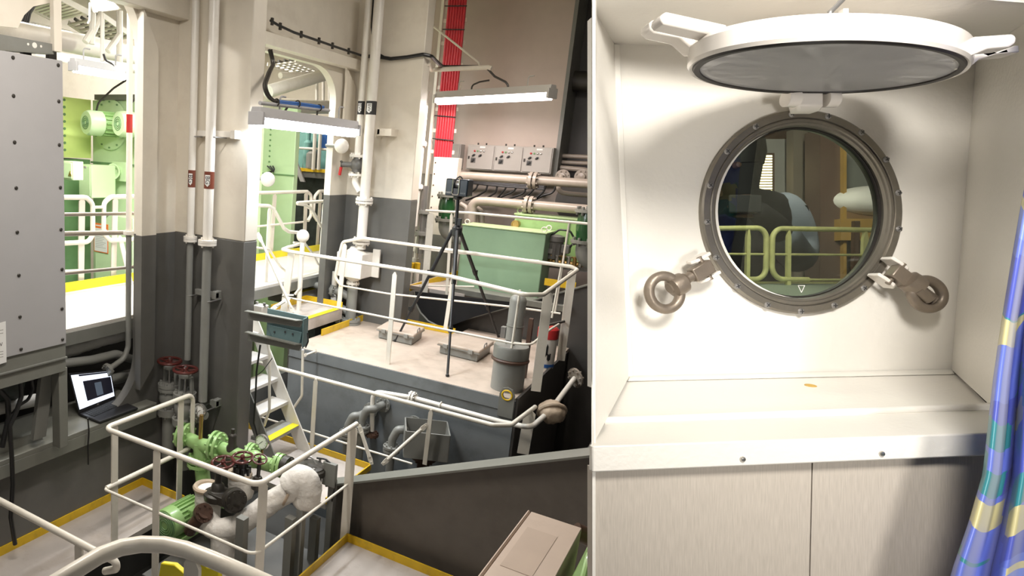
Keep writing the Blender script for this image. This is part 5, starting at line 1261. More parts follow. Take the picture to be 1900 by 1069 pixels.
MB().obox(q + V((.02, .08, 0)), X * .14, Y * .02, Z * .13).build('plate', 'green_eng', hs, bev=.01)
MB().obox(PYY(256, 331, ye_ - .03), X * .06, Y * .01, Z * .035).build('red_plate', 'red_paint', label='small red plate on the pale green casing', cat='plate')
# lower green casing with poster
ypst = 5.95
lc = thing('lower_casing', 'lime lit lower engine casing carrying the orange headed notice', 'engine', PYY(205, 500, ypst))
a, b = PYY(176, 396, ypst), PYY(246, 520, ypst)
MB().prism([V((a.x, ypst, PIT)), V((b.x, ypst, PIT)), V((b.x, ypst, a.z)), V((a.x + .28, ypst, a.z)), V((a.x, ypst, a.z - .22))], (0, .3, 0)).build('casing', 'green_eng', lc, bev=.01)
a, b = PYY(174, 413, ypst - .01), PYY(200, 471, ypst - .01)
po = thing('notice_board', 'notice with orange header and border on the lime green casing', 'notice', ((a.x + b.x) / 2, ypst, b.z))
MB().box(a.x, b.x, ypst - .008, ypst - .002, b.z, a.z).build('border', 'orange', po)
MB().box(a.x + .012, b.x - .012, ypst - .010, ypst - .008, b.z + .012, a.z - (a.z - b.z) * .17).build('sheet', 'paper', po)
for i in range(10):
    z = a.z - (a.z - b.z) * (.28 + .06 * i); MB().box(a.x + .035, b.x - (.04 + .03 * (i % 3)), ypst - .0106, ypst - .010, z - .006, z).build('text_line', 'panel_grey', po)
MB().box(a.x + .04, b.x - .07, ypst - .0095, ypst - .008, a.z - (a.z - b.z) * .10, a.z - (a.z - b.z) * .06).build('header_print', 'paper', po)
# railings of the white walkway
xr = XW + .06
def RX(px, py): return PXX(px, py, xr)
railing('white railing at the engine side of the walkway, seen in the near opening',
        [[RX(60, 366), RX(160, 366.5), RX(172, 378), RX(172, 437), RX(163, 449), RX(60, 455)], [RX(300, 364), RX(206, 365.5), RX(193, 376), RX(192, 434), RX(204, 446), RX(300, 442)]],
        [[RX(172, 385), RX(192, 384.5)], [RX(60, 506), RX(150, 502)]],
        [(RX(152, 368), PZ(150, 535, WK), Y, .075), (RX(214, 367), PZ(210, 525, WK), Y, .075), (RX(222, 437), PZ(243, 528, WK), Y, .06)], .026, .016, .08, PZ(190, 530, WK))
xn = -4.62
def RN(px, py): return PXX(px, py, xn)
railing('grey white railing along the near side of the white walkway', [[RN(60, 435), RN(262, 431)]], [[RN(60, 399), RN(262, 396)], [RN(60, 513), RN(262, 494)]],
        [(RN(254, 398), V((xn, RN(254, 398).y, WK - .12)), Y, .06)], .022, .016, .05, RN(254, 580), material='pipe_beige')
MB().box(-4.6, -4.52, RN(236, 430).y, RN(283, 430).y, RN(260, 434).z, RN(260, 425).z).build('rail_bracket', 'pipe_white', label='cream bracket plate holding the rail at the near opening', cat='bracket')
# pipes just behind the near opening
xp = -4.50
bpz = thing('service_pipe', 'white pipe with red band inside the near opening', 'pipe', PXX(237, 640, xp))
t_, f_ = PXX(237, -10, xp), PXX(239, 432, xp); t_.y = f_.y; 
r_ = .026
MB().cyl(f_, V((xp, f_.y, TOP)), r_, 18).build('upper_pipe', 'pipe_white', bpz)
zb2_ = PXX(234, 645, xp).z
MB().tube([f_, V((xp, f_.y, zb2_)), V((xp, f_.y - .05, zb2_ - .10)), V((xp - .02, f_.y - .22, zb2_ - .17))], r_ * .97, 16, .1).build('lower_pipe', 'pipe_grey', bpz)
mb = MB(); mb.flange(f_, Z, r_ * 1.9, .03, 4); mb.build('flange', 'pipe_white', bpz)
MB().cyl(V((xp, f_.y, PXX(237, 246, xp).z)), V((xp, f_.y, PXX(237, 212, xp).z)), r_ * 1.04, 20).build('red_band', 'red_paint', bpz)
q = V((xp - .02, f_.y - .22, zb2_ - .17)); MB().flange(q, V((0, 1, .3)), .06, .03).build('end_flange', 'pipe_grey', bpz)
MB().box(PXX(262, 500, -4.42).x - .02, -4.4, RN(249, 430).y - .02, RN(249, 430).y + .02, -2.2, RN(249, 440).z).build('pillar_bar', 'pipe_white', kind='structure')
lp2 = thing('lagged_pipe', 'fat pale lagged pipe below the white walkway edge', 'pipe', PXX(190, 640, -4.75))
lagtube([PXX(40, 672, -4.75), PXX(125, 646, -4.75), PXX(190, 626, -4.75), PXX(300, 598, -4.75)], .085, 'lagging', lp2, 'lag_grey', 0)
for k, (pts, r, lb) in enumerate((([(90, 678), (170, 668), (215, 657), (262, 672)], .04, 'grey pipe bending below the pale lagged pipe'), ([(140, 712), (200, 706), (262, 690)], .055, 'grey pipe low behind the laptop screen'))):
    MB().tube([PXX(x, y, -4.62 - .1 * k) for x, y in pts], r, 16, .1).build('grey_pipe', 'pipe_grey', label=lb, cat='pipe')
MB().box(-4.9, -4.8, 2.0, 4.3, PIT, -2.35).build('lower_frame', 'grey_low', kind='structure')
MB().box(-5.72, -5.66, 1.5, 6.2, PIT, WK - .17).build('wall_dark_backing', 'hull', kind='structure')  # dark plate added to hide lit green parts and keep this space dark
for y in (3.15, 3.75): MB().box(-5.655, -5.63, y, y + .32, -2.25, -2.02).build('pale_plate', 'walk_white', kind='structure')  # pale plates for the white bits below the walkway
MB().box(-6.4, -5.0, 1.5, 6.0, -3.1, -3.05).build('floor_grid', 'grey_low', kind='structure')
# overhead pipes and cable trays
MB().tube([PXX(60, 62, -6.4), PXX(330, 122, -6.4)], .115, 24).build('overhead_pipe', 'pipe_white', label='fat white overhead pipe crossing behind the near opening', cat='pipe')
MB().tube([PXX(60, 98, -6.0), PXX(330, 140, -6.0)], .05, 18).build('overhead_pipe', 'pipe_white', label='slim white overhead pipe just under the fat one', cat='pipe')
def tray(label, p0, p1, side, n):
    root = thing('cable_ladder', label, 'cable ladder', (p0 + p1) / 2); d = (p1 - p0); u = d.normalized()
    for s in (0, 1): MB().obox((p0 + p1) / 2 + side * s, d / 2, u.cross(side).normalized() * .03, side.normalized() * .012).build('side_rail', 'pipe_white', root)
    for i in range(n): MB().obox(p0 + d * ((i + .5) / n) + side * .5, u * .015, side * .5, u.cross(side).normalized() * .012).build('rung', 'pipe_white', root)
    for k in range(4): MB().tube([p0 + side * (.2 + .2 * k) + Z * .03, p1 + side * (.2 + .2 * k) + Z * .03], .022, 8).build('tray_cable', 'grey_low', root)
tray('upper white cable ladder beyond the near opening', PXX(112, -4, -6.2), PXX(165, 24, -6.2), V((-.8, .2, 0)), 7)
tray('lower white cable ladder near the arch of the near opening', PXX(190, 28, -6.8), PXX(250, 70, -6.8), V((-.9, .2, 0)), 7)
hg = thing('hanger_frame', 'white steel hanger frame holding the tube light beyond the near opening', 'hanger', PXX(172, 80, -6.0))
for pts in (([(172, 24), (170, 82)]), ([(188, 24), (172, 62)]), ([(158, 78), (175, 50)]), ([(200, 95), (222, 65)]), ([(222, 20), (222, 118)])):
    MB().tube([PXX(x, y, -6.0) for x, y in pts], .035, 8).build('bar', 'pipe_white', hg)
hk = MB().tube([PXX(167, 5, -5.0), PXX(166, 38, -5.0), PXX(163, 44, -5.0)], .009, 8, .03).build('wire_hook', 'pipe_white', label='thin white hook hanging in front of the top left lamp', cat='hook')
la, lb_ = PXX(134, 121, -5.75), PXX(233, 139, -5.75); lb_.z = la.z
lamp_tube('fluorescent_fixture', 'glowing tube light hanging in the near opening', la, lb_, 'tube', 60, .13, (1, .95, .9))
MB().tube([PXX(190, 25, -5.75), PXX(190, 114, -5.75)], .022, 10).build('lamp_hanger', 'pipe_white', label='white rod the tube light in the near opening hangs from', cat='rod')
MB().tube([PXX(192, 100, -5.72), PXX(196, 112, -5.72), PXX(208, 118, -5.72), PXX(212, 126, -5.72)], .012, 8, .05).build('lamp_cable', 'iron', label='black flex curling to the tube light in the near opening', cat='cable')
la = PXX(164, 6, -6.6)
pn = thing('ceiling_panel_light', 'bright flat lamp at the top of the near opening', 'light', PXX(190, 10, -6.6))
q = [PXX(163, -14, -6.6), PXX(190, -16, -6.6), PXX(226, 17, -6.6), PXX(172, 24, -6.6)]
MB().prism(q, (-.05, 0, .0)).build('frame', 'pipe_white', pn)
cc = sum(q, V((0, 0, 0))) / 4; MB().prism([cc + (p - cc) * .82 + X * .006 for p in q], (.004, 0, 0)).build('diffuser', 'tube', pn)
# seen through the far opening
yg3 = 9.2
gc = thing('green_column', 'tall pale green casing seen through the far opening', 'casing', PYY(510, 470, yg3))
x0, x1 = PYY(478, 400, yg3).x - .6, PYY(541, 400, yg3).x
MB().box(x0, x1, yg3, yg3 + .12, PIT, PYY(510, 236, yg3).z + .35).build('casing', 'green_eng', gc, bev=.01)
MB().box(x0, x1 + .02, yg3 - .015, yg3, PYY(520, 324, yg3).z - .01, PYY(520, 324, yg3).z + .01).build('seam', 'green_shade', gc)
mb = MB()
for i in range(9):
    z = PYY(500, 240 + 10 * i, yg3).z; mb.cyl((PYY(500, 300, yg3).x, yg3, z), (PYY(500, 300, yg3).x, yg3 - .015, z), .015, 8)
mb.build('bolt_row', 'green_shade', gc)
mb = MB()
for i in range(3): mb.tube([PYY(496 + 5 * i, 308, yg3 - .05), PYY(505 + 3 * i, 316, yg3 - .07), PYY(508 - 6 * i, 320, yg3 - .05)], .012, 6, .03)
mb.build('wire_cluster', 'ink', gc)
yt3 = 11.6
MB().box(PYY(541, 300, yt3).x - .3, PYY(640, 300, yt3).x + .3, yt3, yt3 + .3, PYY(580, 312, yt3).z, PYY(580, 238, yt3).z).build('teal_casing', 'teal_light', label='sea green machinery casing far beyond the far opening', cat='machine')
MB().box(PYY(541, 300, yt3).x - .5, PYY(640, 300, yt3).x + .4, yt3 - .2, yt3 + .3, PIT, PYY(580, 330, yt3).z).build('dark_machinery', 'darkmix', label='dark machinery under the yellow edged gallery beyond the far opening', cat='machine')
mb = MB(); ga = thing('gallery', 'far gallery with yellow edge beyond the far opening', 'gallery', PYY(580, 325, yt3 - .4))
MB().box(PYY(538, 320, 11.2).x, PYY(640, 320, 11.2).x, 11.2, 11.6, PYY(580, 330, 11.2).z, PYY(580, 319, 11.2).z).build('floor_beam', 'grey_low', ga)
MB().box(PYY(538, 320, 11.2).x, PYY(640, 320, 11.2).x, 11.18, 11.2, PYY(580, 319, 11.2).z, PYY(580, 313, 11.2).z).build('yellow_edge', 'yellow', ga)
MB().tube([PYY(538, 274, 11.2), PYY(640, 279, 11.2)], .025, 10).build('rail', 'pipe_white', ga)
for px in (584, 594): MB().tube([PYY(px + 1, 240, 11.15), PYY(px - 3, 315, 11.15)], .035, 10).build('post', 'pipe_white', ga)
MB().obox(PYY(547, 298, 11.15), X * .05, Y * .02, (-.22, 0, .4)).build('stay', 'panel_grey', ga)
MB().box(PYY(602, 260, 11.4).x, PYY(614, 260, 11.4).x, 11.3, 11.5, PYY(608, 276, 11.4).z, PYY(608, 240, 11.4).z).build('blue_cabinet', 'blue', label='blue cabinet on the far gallery', cat='cabinet')
MB().lathe(PYY(580, 312, 11.3), Z, [(.14, 0), (.14, .28), (.08, .34), (0, .35)], 20).build('grey_tank', 'pipe_grey', label='small grey tank standing on the far gallery', cat='tank')
MB().lathe(PYY(569, 312, 11.45), Z, [(.09, 0), (.09, .5), (.05, .55), (.05, .7), (0, .71)], 20).build('pale_bottle_tank', 'teal_light', label='pale green upright vessel on the far gallery', cat='tank')
xr = XW + .06
railing('white railing loops at the engine side of the walkway, seen in the far opening',
        [[RX(440, 359), RX(570, 355.5), RX(577, 362), RX(577, 400), RX(571, 410)], [RX(640, 353), RX(592, 355), RX(584, 364), RX(581, 398), RX(588, 409)]],
        [[RX(440, 424), RX(562, 412)], [RX(577, 371), RX(583, 370)], [RX(600, 407), RX(640, 405)]],
        [(RX(510, 360), PZ(502, 478, WK), Y, .09), (RX(568, 358), PZ(564, 466, WK), Y, .09), (RX(595, 357), PZ(588, 462, WK), Y, .08)], .026, .016, .07, PZ(560, 466, WK))
xl = -4.70
def RL(px, py): return PXX(px, py, xl)
railing('white landing railing with sloping rail at the head of the stairs', [[RL(470, 381), RL(499, 382), RL(508, 388), RL(527, 424), RL(536, 430), RL(556, 432)], [RL(640, 371), RL(560, 376), RL(545, 377), RL(566, 380), RL(578, 388), RL(596, 420), RL(616, 423)]],
        [[RL(470, 459), RL(499, 462), RL(520, 495), RL(540, 512)], [RL(545, 450), RL(566, 452), RL(580, 470), RL(590, 490), RL(608, 498)]],
        [(RL(500, 386), V((xl, RL(500, 386).y, WK)), Y, .055), (RL(601, 376), V((xl, RL(601, 376).y, WK)), Y, .055), (RL(613, 424), V((xl, RL(613, 424).y, WK - .5)), Y, .05)], .022, .014, .05, RL(500, 540))
for k, (p0, p1, r, lb) in enumerate((((497, 170), (640, 128), .10, 'fat white pipe slanting up in the top of the far opening'), ((497, 196), (640, 200), .12, 'fat white pipe lying level just above the bluish lamp'), ((520, 140), (640, 136), .05, 'slim white pipe with dark clips in the far opening'))):
    MB().tube([PXX(*p0, -6.3 - .3 * k), PXX(*p1, -6.3 - .3 * k)], r, 18).build('overhead_pipe', 'pipe_white', label=lb, cat='pipe')
mb = MB()
for px, py in ((536, 139), (575, 138)): mb.torus(PXX(px, py, -6.86), V((1, 0, 0)), Z, .06, .015, 16, 8)
for i, px in enumerate((588, 600, 611, 620)):
    MB().tube([PXX(px - 8, 135, -7.2), PXX(px, 140, -7.2), PXX(px, 190, -7.2)], .03, 10, .08).build('down_pipe', 'pipe_white', label='thin white pipe dropping in the far opening', cat='pipe', group='thin down pipes in the far opening')
tray('white cable ladder under the arch of the far opening', PXX(548, 112, -6.6), PXX(612, 138, -6.6), V((-.8, .3, 0)), 8)
MB().lathe(PXX(624, 158, -5.2), Z, [(.06, -.05), (.075, 0), (.06, .06), (0, .07)], 18).build('red_bell', 'red_paint', label='red alarm bell at the right edge of the far opening', cat='bell')
# ================================================================== cabin with the porthole, at the right
DB, DM, DF_ = 1.62, 1.374, 1.235
C = PD
def quad(pts, ext): return MB().prism(pts, ext)
R0 = C(1490, 393, 1.605) - CB * .0125                        # centre of the porthole
MPX = 1.605 / F
hole = [C(1490 + 158 * math.cos(2 * math.pi * i / 64), 393 + 160.5 * math.sin(2 * math.pi * i / 64), DB) for i in range(64)]
struct(MB().prism([C(1100, 30, DB), C(1860, 30, DB), C(1860, 720, DB), C(1100, 720, DB)], -CB * .03, holes=[hole]), 'wall_cabin', 'cab_back')
lb_, lt_ = C(1168, 698, DB), C(1140, 82, DB); rb_, rt_ = C(1765, 685, DB), C(1812, 98, DB)
# reveals of the recess
fl0, fl1 = C(1099, 1100, 1.235), C(1099, -60, 1.36)
struct(MB().prism([lb_, C(1098.6, 829, 1.233), C(1098.6, 11, 1.374), lt_], -CR * .001), 'wall_cabin_reveal', 'cab_white')
struct(MB().prism([rb_, C(1835, 750, DM), C(1925, 760, 1.20), C(1960, 2, 1.235), rt_], CR * .02), 'wall_cabin_reveal', 'cab_white')
struct(MB().prism([lt_, C(1098, 13, 1.374), C(1094, -60, 1.28), C(1990, -60, 1.22), C(1960, 10, 1.24), rt_], CU * .02), 'ceiling_recess', 'cab_white')
# the cabin wall going on beyond the niche
struct(MB().prism([C(1990, -420, 1.235), C(2750, -420, 1.235), C(2750, 1300, 1.235), C(1990, 1300, 1.235)], -CB * .03), 'wall_cabin_front', 'weave', uv=lambda p: ((p - C(1098, 1069, 1.25)).dot(CR), (p - C(1098, 1069, 1.25)).dot(CU)))
struct(MB().prism([C(1094, -420, 1.27), C(1990, -420, 1.235), C(1990, -60, 1.235), C(1094, -60, 1.27)], -CB * .03), 'wall_cabin_front', 'cab_white')
# cove strips in the corners
struct(MB().prism([C(1136, 82, DB - .004), C(1149, 84, DB - .004), C(1174, 698, DB - .004), C(1162, 700, DB - .004)], CB * .006), 'trim_11', 'cab_white', bev=.003)
struct(MB().prism([C(1168, 698, DB - .002), C(1765, 685, DB - .002), C(1768, 694, DB - .02), C(1164, 707, DB - .02)], CB * .004), 'trim_11', 'cab_white')
# sill: inner board, bead, outer board, apron
def sillpt(px, py, d): return C(px, py, d)
s0, s1 = C(1160, 703, DB), C(1772, 690, DB); s2, s3 = C(1838, 756, DM), C(1116, 782, DM)
t2, t3 = C(1848, 803, DF_), C(1098.5, 827, DF_)
struct(MB().prism([s0, s1, s2, s3], -CU * .02), 'window_sill', 'cab_white')
struct(MB().prism([C(1112, 787, DM - .004), C(1842, 760, DM - .004), t2, t3], -CU * .02), 'window_sill', 'cab_white', bev=.003)
MBd = MB(); MBd.tube([C(1119, 781, DM), C(1836, 755, DM)], .0085, 12); struct(MBd, 'trim_12', 'cab_white')
struct(MB().prism([t3 + CB * .002, t2 + CB * .002, C(1842, 846, DF_ - .002), C(1098.5, 877, DF_ - .002)], -CB * .015), 'trim_13', 'cab_white', bev=.003)
# left end of the block, facing the engine room
struct(MB().prism([C(1099, 1110, 1.25), C(1099, -70, 1.25), C(1106, -70, 1.64), C(1106, 1110, 1.64)], CR * .006), 'wall_cabin_end', 'cab_white')
# woven panel below, in two boards with a joint
def wuv(p):
    q = p - C(1098, 1069, 1.25); return (q.dot(CR), q.dot(CU))
a0, a1 = C(1098.5, 870, 1.256), C(1506, 855, 1.256)
struct(MB().prism([C(1098.5, 868, 1.256), C(1506, 850, 1.256), C(1496, 1300, 1.256), C(1098.5, 1300, 1.256)], -CB * .02), 'wall_cabin_panel', 'weave', uv=wuv)
struct(MB().prism([C(1508.5, 850, 1.256), C(1990, 832, 1.256), C(1990, 1300, 1.256), C(1498.5, 1300, 1.256)], -CB * .02), 'wall_cabin_panel', 'weave', uv=wuv)
struct(MB().prism([C(1490, 850, 1.262), C(1520, 850, 1.262), C(1520, 1110, 1.262), C(1490, 1110, 1.262)], -CB * .004), 'trim_14', 'wood_dark')
for px, py in ((1378, 852), (1636, 842)):
    c = C(px, py, DF_ - .003); sc1 = MB().lathe(c, CB, [(.0052, -.001), (.0052, .001), (.004, .003), (0, .0035)], 16).build('screw', 'bright_metal', label='screw in the white apron, %s of the panel joint' % ('left' if px < 1500 else 'right'), cat='screw')
    MB().obox(c + CB * .0036, CR * .003, CU * .0007, CB * .0004).build('slot', 'ink', sc1)
_ns = (s1 - s0).cross(s3 - s0); _r = ray(1504, 719); MB().lathe(_r * (s0.dot(_ns) / _r.dot(_ns)) + CU * .003, (s1 - s0).cross(s3 - s0).normalized() * (-1 if (s1 - s0).cross(s3 - s0).dot(CU) < 0 else 1), [(.012, -.004), (.012, .0016), (0, .002)], 24).build('ochre_spot', 'stain', label='small ochre yellow spot on the window sill', cat='spot')
# --- porthole
ph = thing('porthole', 'round bronze rimmed porthole in the cream cabin wall', 'porthole', R0 - CU * .25)
def rp(px_mm): return [(r * MPX, h / 1000) for r, h in px_mm]
MB().lathe(R0, CB, rp([(160, -30), (187, -4), (187, 9), (184, 12.5), (173, 12.5), (171.5, 8), (170, 8)]), 96, e1=CR, e2=CU, sc=1.015, caps=False).build('outer_ring', 'bronze', ph, angle=25)
MB().lathe(R0, CB, rp([(171, 5), (171, 10), (169, 11.5), (165, 11.5), (163.5, 8), (160, 7), (157.5, 1), (157, -28), (165, -28)]), 96, e1=CR, e2=CU, sc=1.015, caps=False).build('glazing_ring', 'bronze', ph, angle=25)
MB().lathe(R0, CB, rp([(158, -11), (158, -6), (155.5, -4), (154, -8), (154, -12)]), 96, e1=CR, e2=CU, sc=1.015, caps=False).build('seal', 'gasket', ph)
MB().lathe(R0 - CB * .008, CB, [(0, -.002), (158 * MPX, -.002)], 64, e1=CR, e2=CU, sc=1.015).build('glass', 'glass', ph, recalc=False)
for px, py in ((1469, 212), (1536, 216), (1598, 246), (1644, 296), (1667, 358), (1668, 425), (1646, 486), (1603, 535), (1548, 567), (1486, 578), (1424, 566), (1368, 531), (1329, 478), (1312, 412), (1317, 344), (1349, 281), (1402, 235)):
    c = C(px, py, 1.605); s = MB().lathe(c, CB, [(.0075, -.002), (.0075, .0012), (.0055, .0036), (0, .0044)], 16).build('ring_screw', 'dull_metal', ph)
    a = random.uniform(0, 3); u = CR * math.cos(a) + CU * math.sin(a); w = CR * -math.sin(a) + CU * math.cos(a)
    mb = MB(); mb.obox(c + CB * .0042, u * .005, w * .0009, CB * .0006); mb.obox(c + CB * .0042, w * .005, u * .0009, CB * .0006); mb.build('slot', 'ink', s)
c = C(1487, 536, 1.621)
mb = MB()
tri = [c + V3 for V3 in (CR * -.008 + CU * .008, CR * .008 + CU * .008, CU * -.009)]
for a, b in zip(tri, tri[1:] + tri[:1]): mb.cyl(a, b, .0007, 6)
mb.build('glass_mark', 'paper', ph)
# hinge
mb = MB(); mb.prism([C(1480, 165, 1.525), C(1529, 165, 1.525), C(1529, 196, 1.525), C(1522, 206, 1.54), C(1482, 206, 1.54), C(1480, 196, 1.525)], -CB * .03)
mb.build('hinge_lug', 'lid_white', ph, bev=.004)
# --- deadlight lid
nearp, farp = C(1574, 66, 1.02), C(1505, 170, 1.545)
ctr = (nearp + farp) / 2; e2 = (farp - nearp) / 2
Lw, Rw = C(1284, 106, 1.27), C(1806, 108, 1.27)
e1 = (Rw - Lw) / 2; ctr = ctr + CR * (((Lw + Rw) / 2 - ctr).dot(CR)) * .5
up = e1.cross(e2).normalized(); up = up if up.dot(CU) > 0 else -up
dl = thing('deadlight', 'white round deadlight cover hinged open above the porthole', 'deadlight cover', ctr)
MB().lathe(ctr, up, [(.955, .002), (.962, -.004), (.985, -.006), (1.0, .0), (1.0, .026), (.985, .034), (.9, .038), (0, .038)], 96, e1=e1, e2=e2, caps=False).build('cover', 'lid_white', dl, angle=25)
MB().lathe(ctr, up, [(.905, -.001), (.91, -.007), (.95, -.008), (.962, -.002), (.962, .004)], 96, e1=e1, e2=e2, caps=False).build('gasket', 'gasket', dl)
MB().lathe(ctr, up, [(0, -.004), (.915, -.004)], 96, e1=e1, e2=e2).build('inner_face', 'lid_grey', dl, recalc=False)
def onlid(px, py, h=0):
    r = ray(px, py); o = ctr + up * h; return r * (o.dot(up) / r.dot(up))
for pts, d in (([(1228, 26), (1238, 21), (1352, 46), (1335, 62), (1318, 63), (1232, 44), (1226, 37)], 1.14), ([(1206, 42), (1211, 36), (1225, 37), (1262, 51), (1312, 62), (1298, 92), (1290, 95), (1262, 70), (1214, 60), (1206, 53)], 1.22),
               ([(1790, 78), (1812, 67), (1880, 62), (1888, 69), (1886, 80), (1876, 86), (1836, 90), (1800, 104)], 1.15), ([(1795, 100), (1832, 91), (1848, 97), (1884, 84), (1891, 84), (1892, 97), (1850, 100), (1818, 110), (1806, 120)], 1.22)):
    MB().prism([C(*p, d) for p in pts], -CB * .035).build('fork_lug', 'lid_white', dl, bev=.004)
mb = MB(); mb.cyl(C(1457, 183, 1.535), C(1479, 184, 1.535), .019, 18); mb.build('hinge_knuckle', 'lid_white', dl)
mb = MB(); mb.cyl(C(1530, 184, 1.535), C(1551, 184, 1.535), .019, 18); mb.build('hinge_knuckle', 'lid_white', dl)
q = C(1565, 30, 1.25); MB().obox(q, CR * .005, CB * .006, CU * .012).build('hook_eye', 'lid_white', dl)
hk = thing('hook', 'bent steel hook holding the open deadlight from above', 'hook', C(1545, 25, 1.22))
MB().tube([C(1543, 37, 1.22), C(1539, 24, 1.22), C(1552, 11, 1.22), C(1580, -18, 1.22)], .0045, 10, .006).build('hook', 'dull_metal', hk)
for i, (px, py) in enumerate(((1588, 37), (1593, 33), (1599, 29))): MB().torus(C(px, py, 1.22), CR + CU * (.5 if i % 2 else -.3), CB, .006, .0018, 16, 6).build('chain_link', 'bright_metal', hk)
# --- swing bolts
def swing_bolt(label, base, tip, ringc, rx, ry, ang, d):
    a, b, rc = C(*base, d), C(*tip, d - .005), C(*ringc, d - .012); ax = (b - a).normalized(); sd = ax.cross(CB).normalized(); k = d / F
    root = thing('swing_bolt', label, 'swing bolt', a)
    for s in (-1, 1):
        mb = MB(); o = a + sd * s * .021
        mb.prism([o + ax * x + CB * z for x, z in ((-.03, -.03), (.018, -.03), (.022, -.006), (.012, .004), (-.01, .006), (-.03, .002))], sd * s * .008); mb.build('white_lug', 'lid_white', root, bev=.002)
    MB().obox(a + ax * .012 + CB * .002, ax * .026, sd * .0165, CB * .013).build('eye_block', 'bronze_dark', root, bev=.003)
    MB().cyl(a + ax * .0 - sd * .03, a + ax * .0 + sd * .03, .006, 12).build('pin', 'bronze_dark', root)
    MB().cyl(a + ax * .03, b, .0125, 18).build('shank', 'bronze_dark', root)
    mb = MB(); L = (rc - a).length; n = 9
    for i in range(n):
        t = a + ax * (.055 + i * .0055); mb.lathe(t, ax, [(.0125, -.0025), (.0155, 0), (.0125, .0025)], 18)
    mb.build('thread', 'bronze_dark', root)
    u = (CR * math.cos(ang) + CU * math.sin(ang)); w = CB.cross(u)
    mb = MB(); N = 40
    mb.tube([rc + u * math.cos(2 * math.pi * i / N) * rx * k + w * math.sin(2 * math.pi * i / N) * ry * k for i in range(N)], .0115, 12, closed=True); mb.build('ring', 'bronze_dark', root)
    mb = MB(); cc = rc - ax * rx * k * .95; mb.lathe(cc, ax, [(.013, -.022), (.024, -.018), (.026, 0), (.024, .012), (.013, .016)], 20); mb.build('nut_boss', 'bronze_dark', root)
    return root
swing_bolt('bronze swing bolt with ring nut, left below the porthole', (1308, 498), (1262, 524), (1233, 543), 28, 31, math.radians(-155), 1.565)
rb2 = swing_bolt('bronze swing bolt with ring nut, right below the porthole', (1662, 508), (1700, 536), (1720, 546), 29, 25, math.radians(-30), 1.565)
MB().cyl(C(1702, 537, 1.545), C(1724, 556, 1.545), .0125, 16).build('thread_end', 'bronze_dark', rb2)
# --- curtain
edge = [(1912, 300), (1897, 380), (1880, 480), (1862, 590), (1846, 700), (1836, 790), (1826, 880), (1800, 970), (1772, 1050), (1752, 1120)]
NX, NY = 90, 80
vs, uvs = [], []
for j in range(NY + 1):
    t = j / NY; y = -60 + 1200 * t
    if y <= edge[0][1]: xe_ = edge[0][0] + (edge[0][1] - y) * .06
    else:
        for (x0, y0_), (x1, y1_) in zip(edge, edge[1:]):
            if y0_ <= y <= y1_: xe_ = x0 + (x1 - x0) * (y - y0_) / (y1_ - y0_); break
    xr_ = max(min(xe_ + 330, 1990), xe_ + 130)
    for i in range(NX + 1):
        s = i / NX; x = xe_ + (xr_ - xe_) * s
        ph_ = 2 * math.pi * (s * 2.4 + .06 * math.sin(3 * t)) + .7
        d = 1.13 - .028 * math.sin(ph_) - .010 * math.sin(2.3 * ph_ + 1 + 3 * t) + .02 * s
        vs.append(C(x, y, d)); uvs.append((.25 * s + .02 * math.sin(ph_), 1.1 * (1 - t) + .03 * math.sin(ph_ * .5)))
mb = MB(); mb.add(vs, [(j * (NX + 1) + i, j * (NX + 1) + i + 1, (j + 1) * (NX + 1) + i + 1, (j + 1) * (NX + 1) + i) for j in range(NY) for i in range(NX)])
cu_ = mb.build('curtain', 'curtain', label='blue satin curtain with teal and yellow patches at the right edge', cat='curtain', angle=180, recalc=False)
l = cu_.data.uv_layers.new(name='UVMap')
for p in cu_.data.polygons:
    for li in p.loop_indices: l.data[li].uv = uvs[cu_.data.loops[li].vertex_index]
sm = cu_.modifiers.new('thick', 'SOLIDIFY'); sm.thickness = .002

# --- black shell added as night beyond the glass, keeps engine light out
n0 = [C(1122, 40, 1.66), C(1850, 40, 1.66), C(1850, 710, 1.66), C(1122, 710, 1.66)]
n1 = [C(1118, -40, 4.1), C(1990, -40, 4.1), C(1990, 800, 4.1), C(1118, 800, 4.1)]
for i in range(4):
    j = (i + 1) % 4; ctr_ = (sum(n0, V((0, 0, 0))) + sum(n1, V((0, 0, 0)))) / 8
    m_ = (n0[i] + n1[j]) / 2; out = (n0[j] - n0[i]).cross(n1[i] - n0[i]).normalized(); out = out if out.dot(m_ - ctr_) < 0 else -out
    struct(MB().prism([n0[i], n0[j], n1[j], n1[i]], out * .004), 'wall_night_shell', 'night')
struct(MB().prism(n1, -CB * .01), 'wall_night_shell', 'night')
dn_ = 3.1
dn_ = 2.25
def N(px, py): return C(px, py, dn_)
nr = railing('pale yellow deck railing with round corners outside the porthole', [[N(1300, 424), N(1412, 423), N(1422, 436), N(1421, 505), N(1410, 518), N(1384, 518)], [N(1680, 428), N(1444, 424), N(1433, 437), N(1432, 503), N(1444, 518), N(1500, 519)]],
        [[N(1300, 471), N(1421, 472)], [N(1432, 472), N(1680, 474)], [N(1500, 519), N(1640, 520)]],
        [(N(1388, 424), N(1386, 530), CR, .012), (N(1463, 425), N(1462, 530), CR, .012), (N(1605, 428), N(1602, 530), CR, .018)], .0085, .004, .05, N(1450, 530), material='nightrail')
struct(MB().prism([C(1290, 526, 2.28), C(1690, 527, 2.28), C(1690, 575, 1.75), C(1290, 575, 1.75)], -CU * .03), 'floor_outside', 'deck_night')
struct(MB().prism([C(1290, 522, 2.3), C(1690, 523, 2.3), C(1690, 527, 2.3), C(1290, 526, 2.3)], -CB * .02), 'trim_15', 'nightrail')
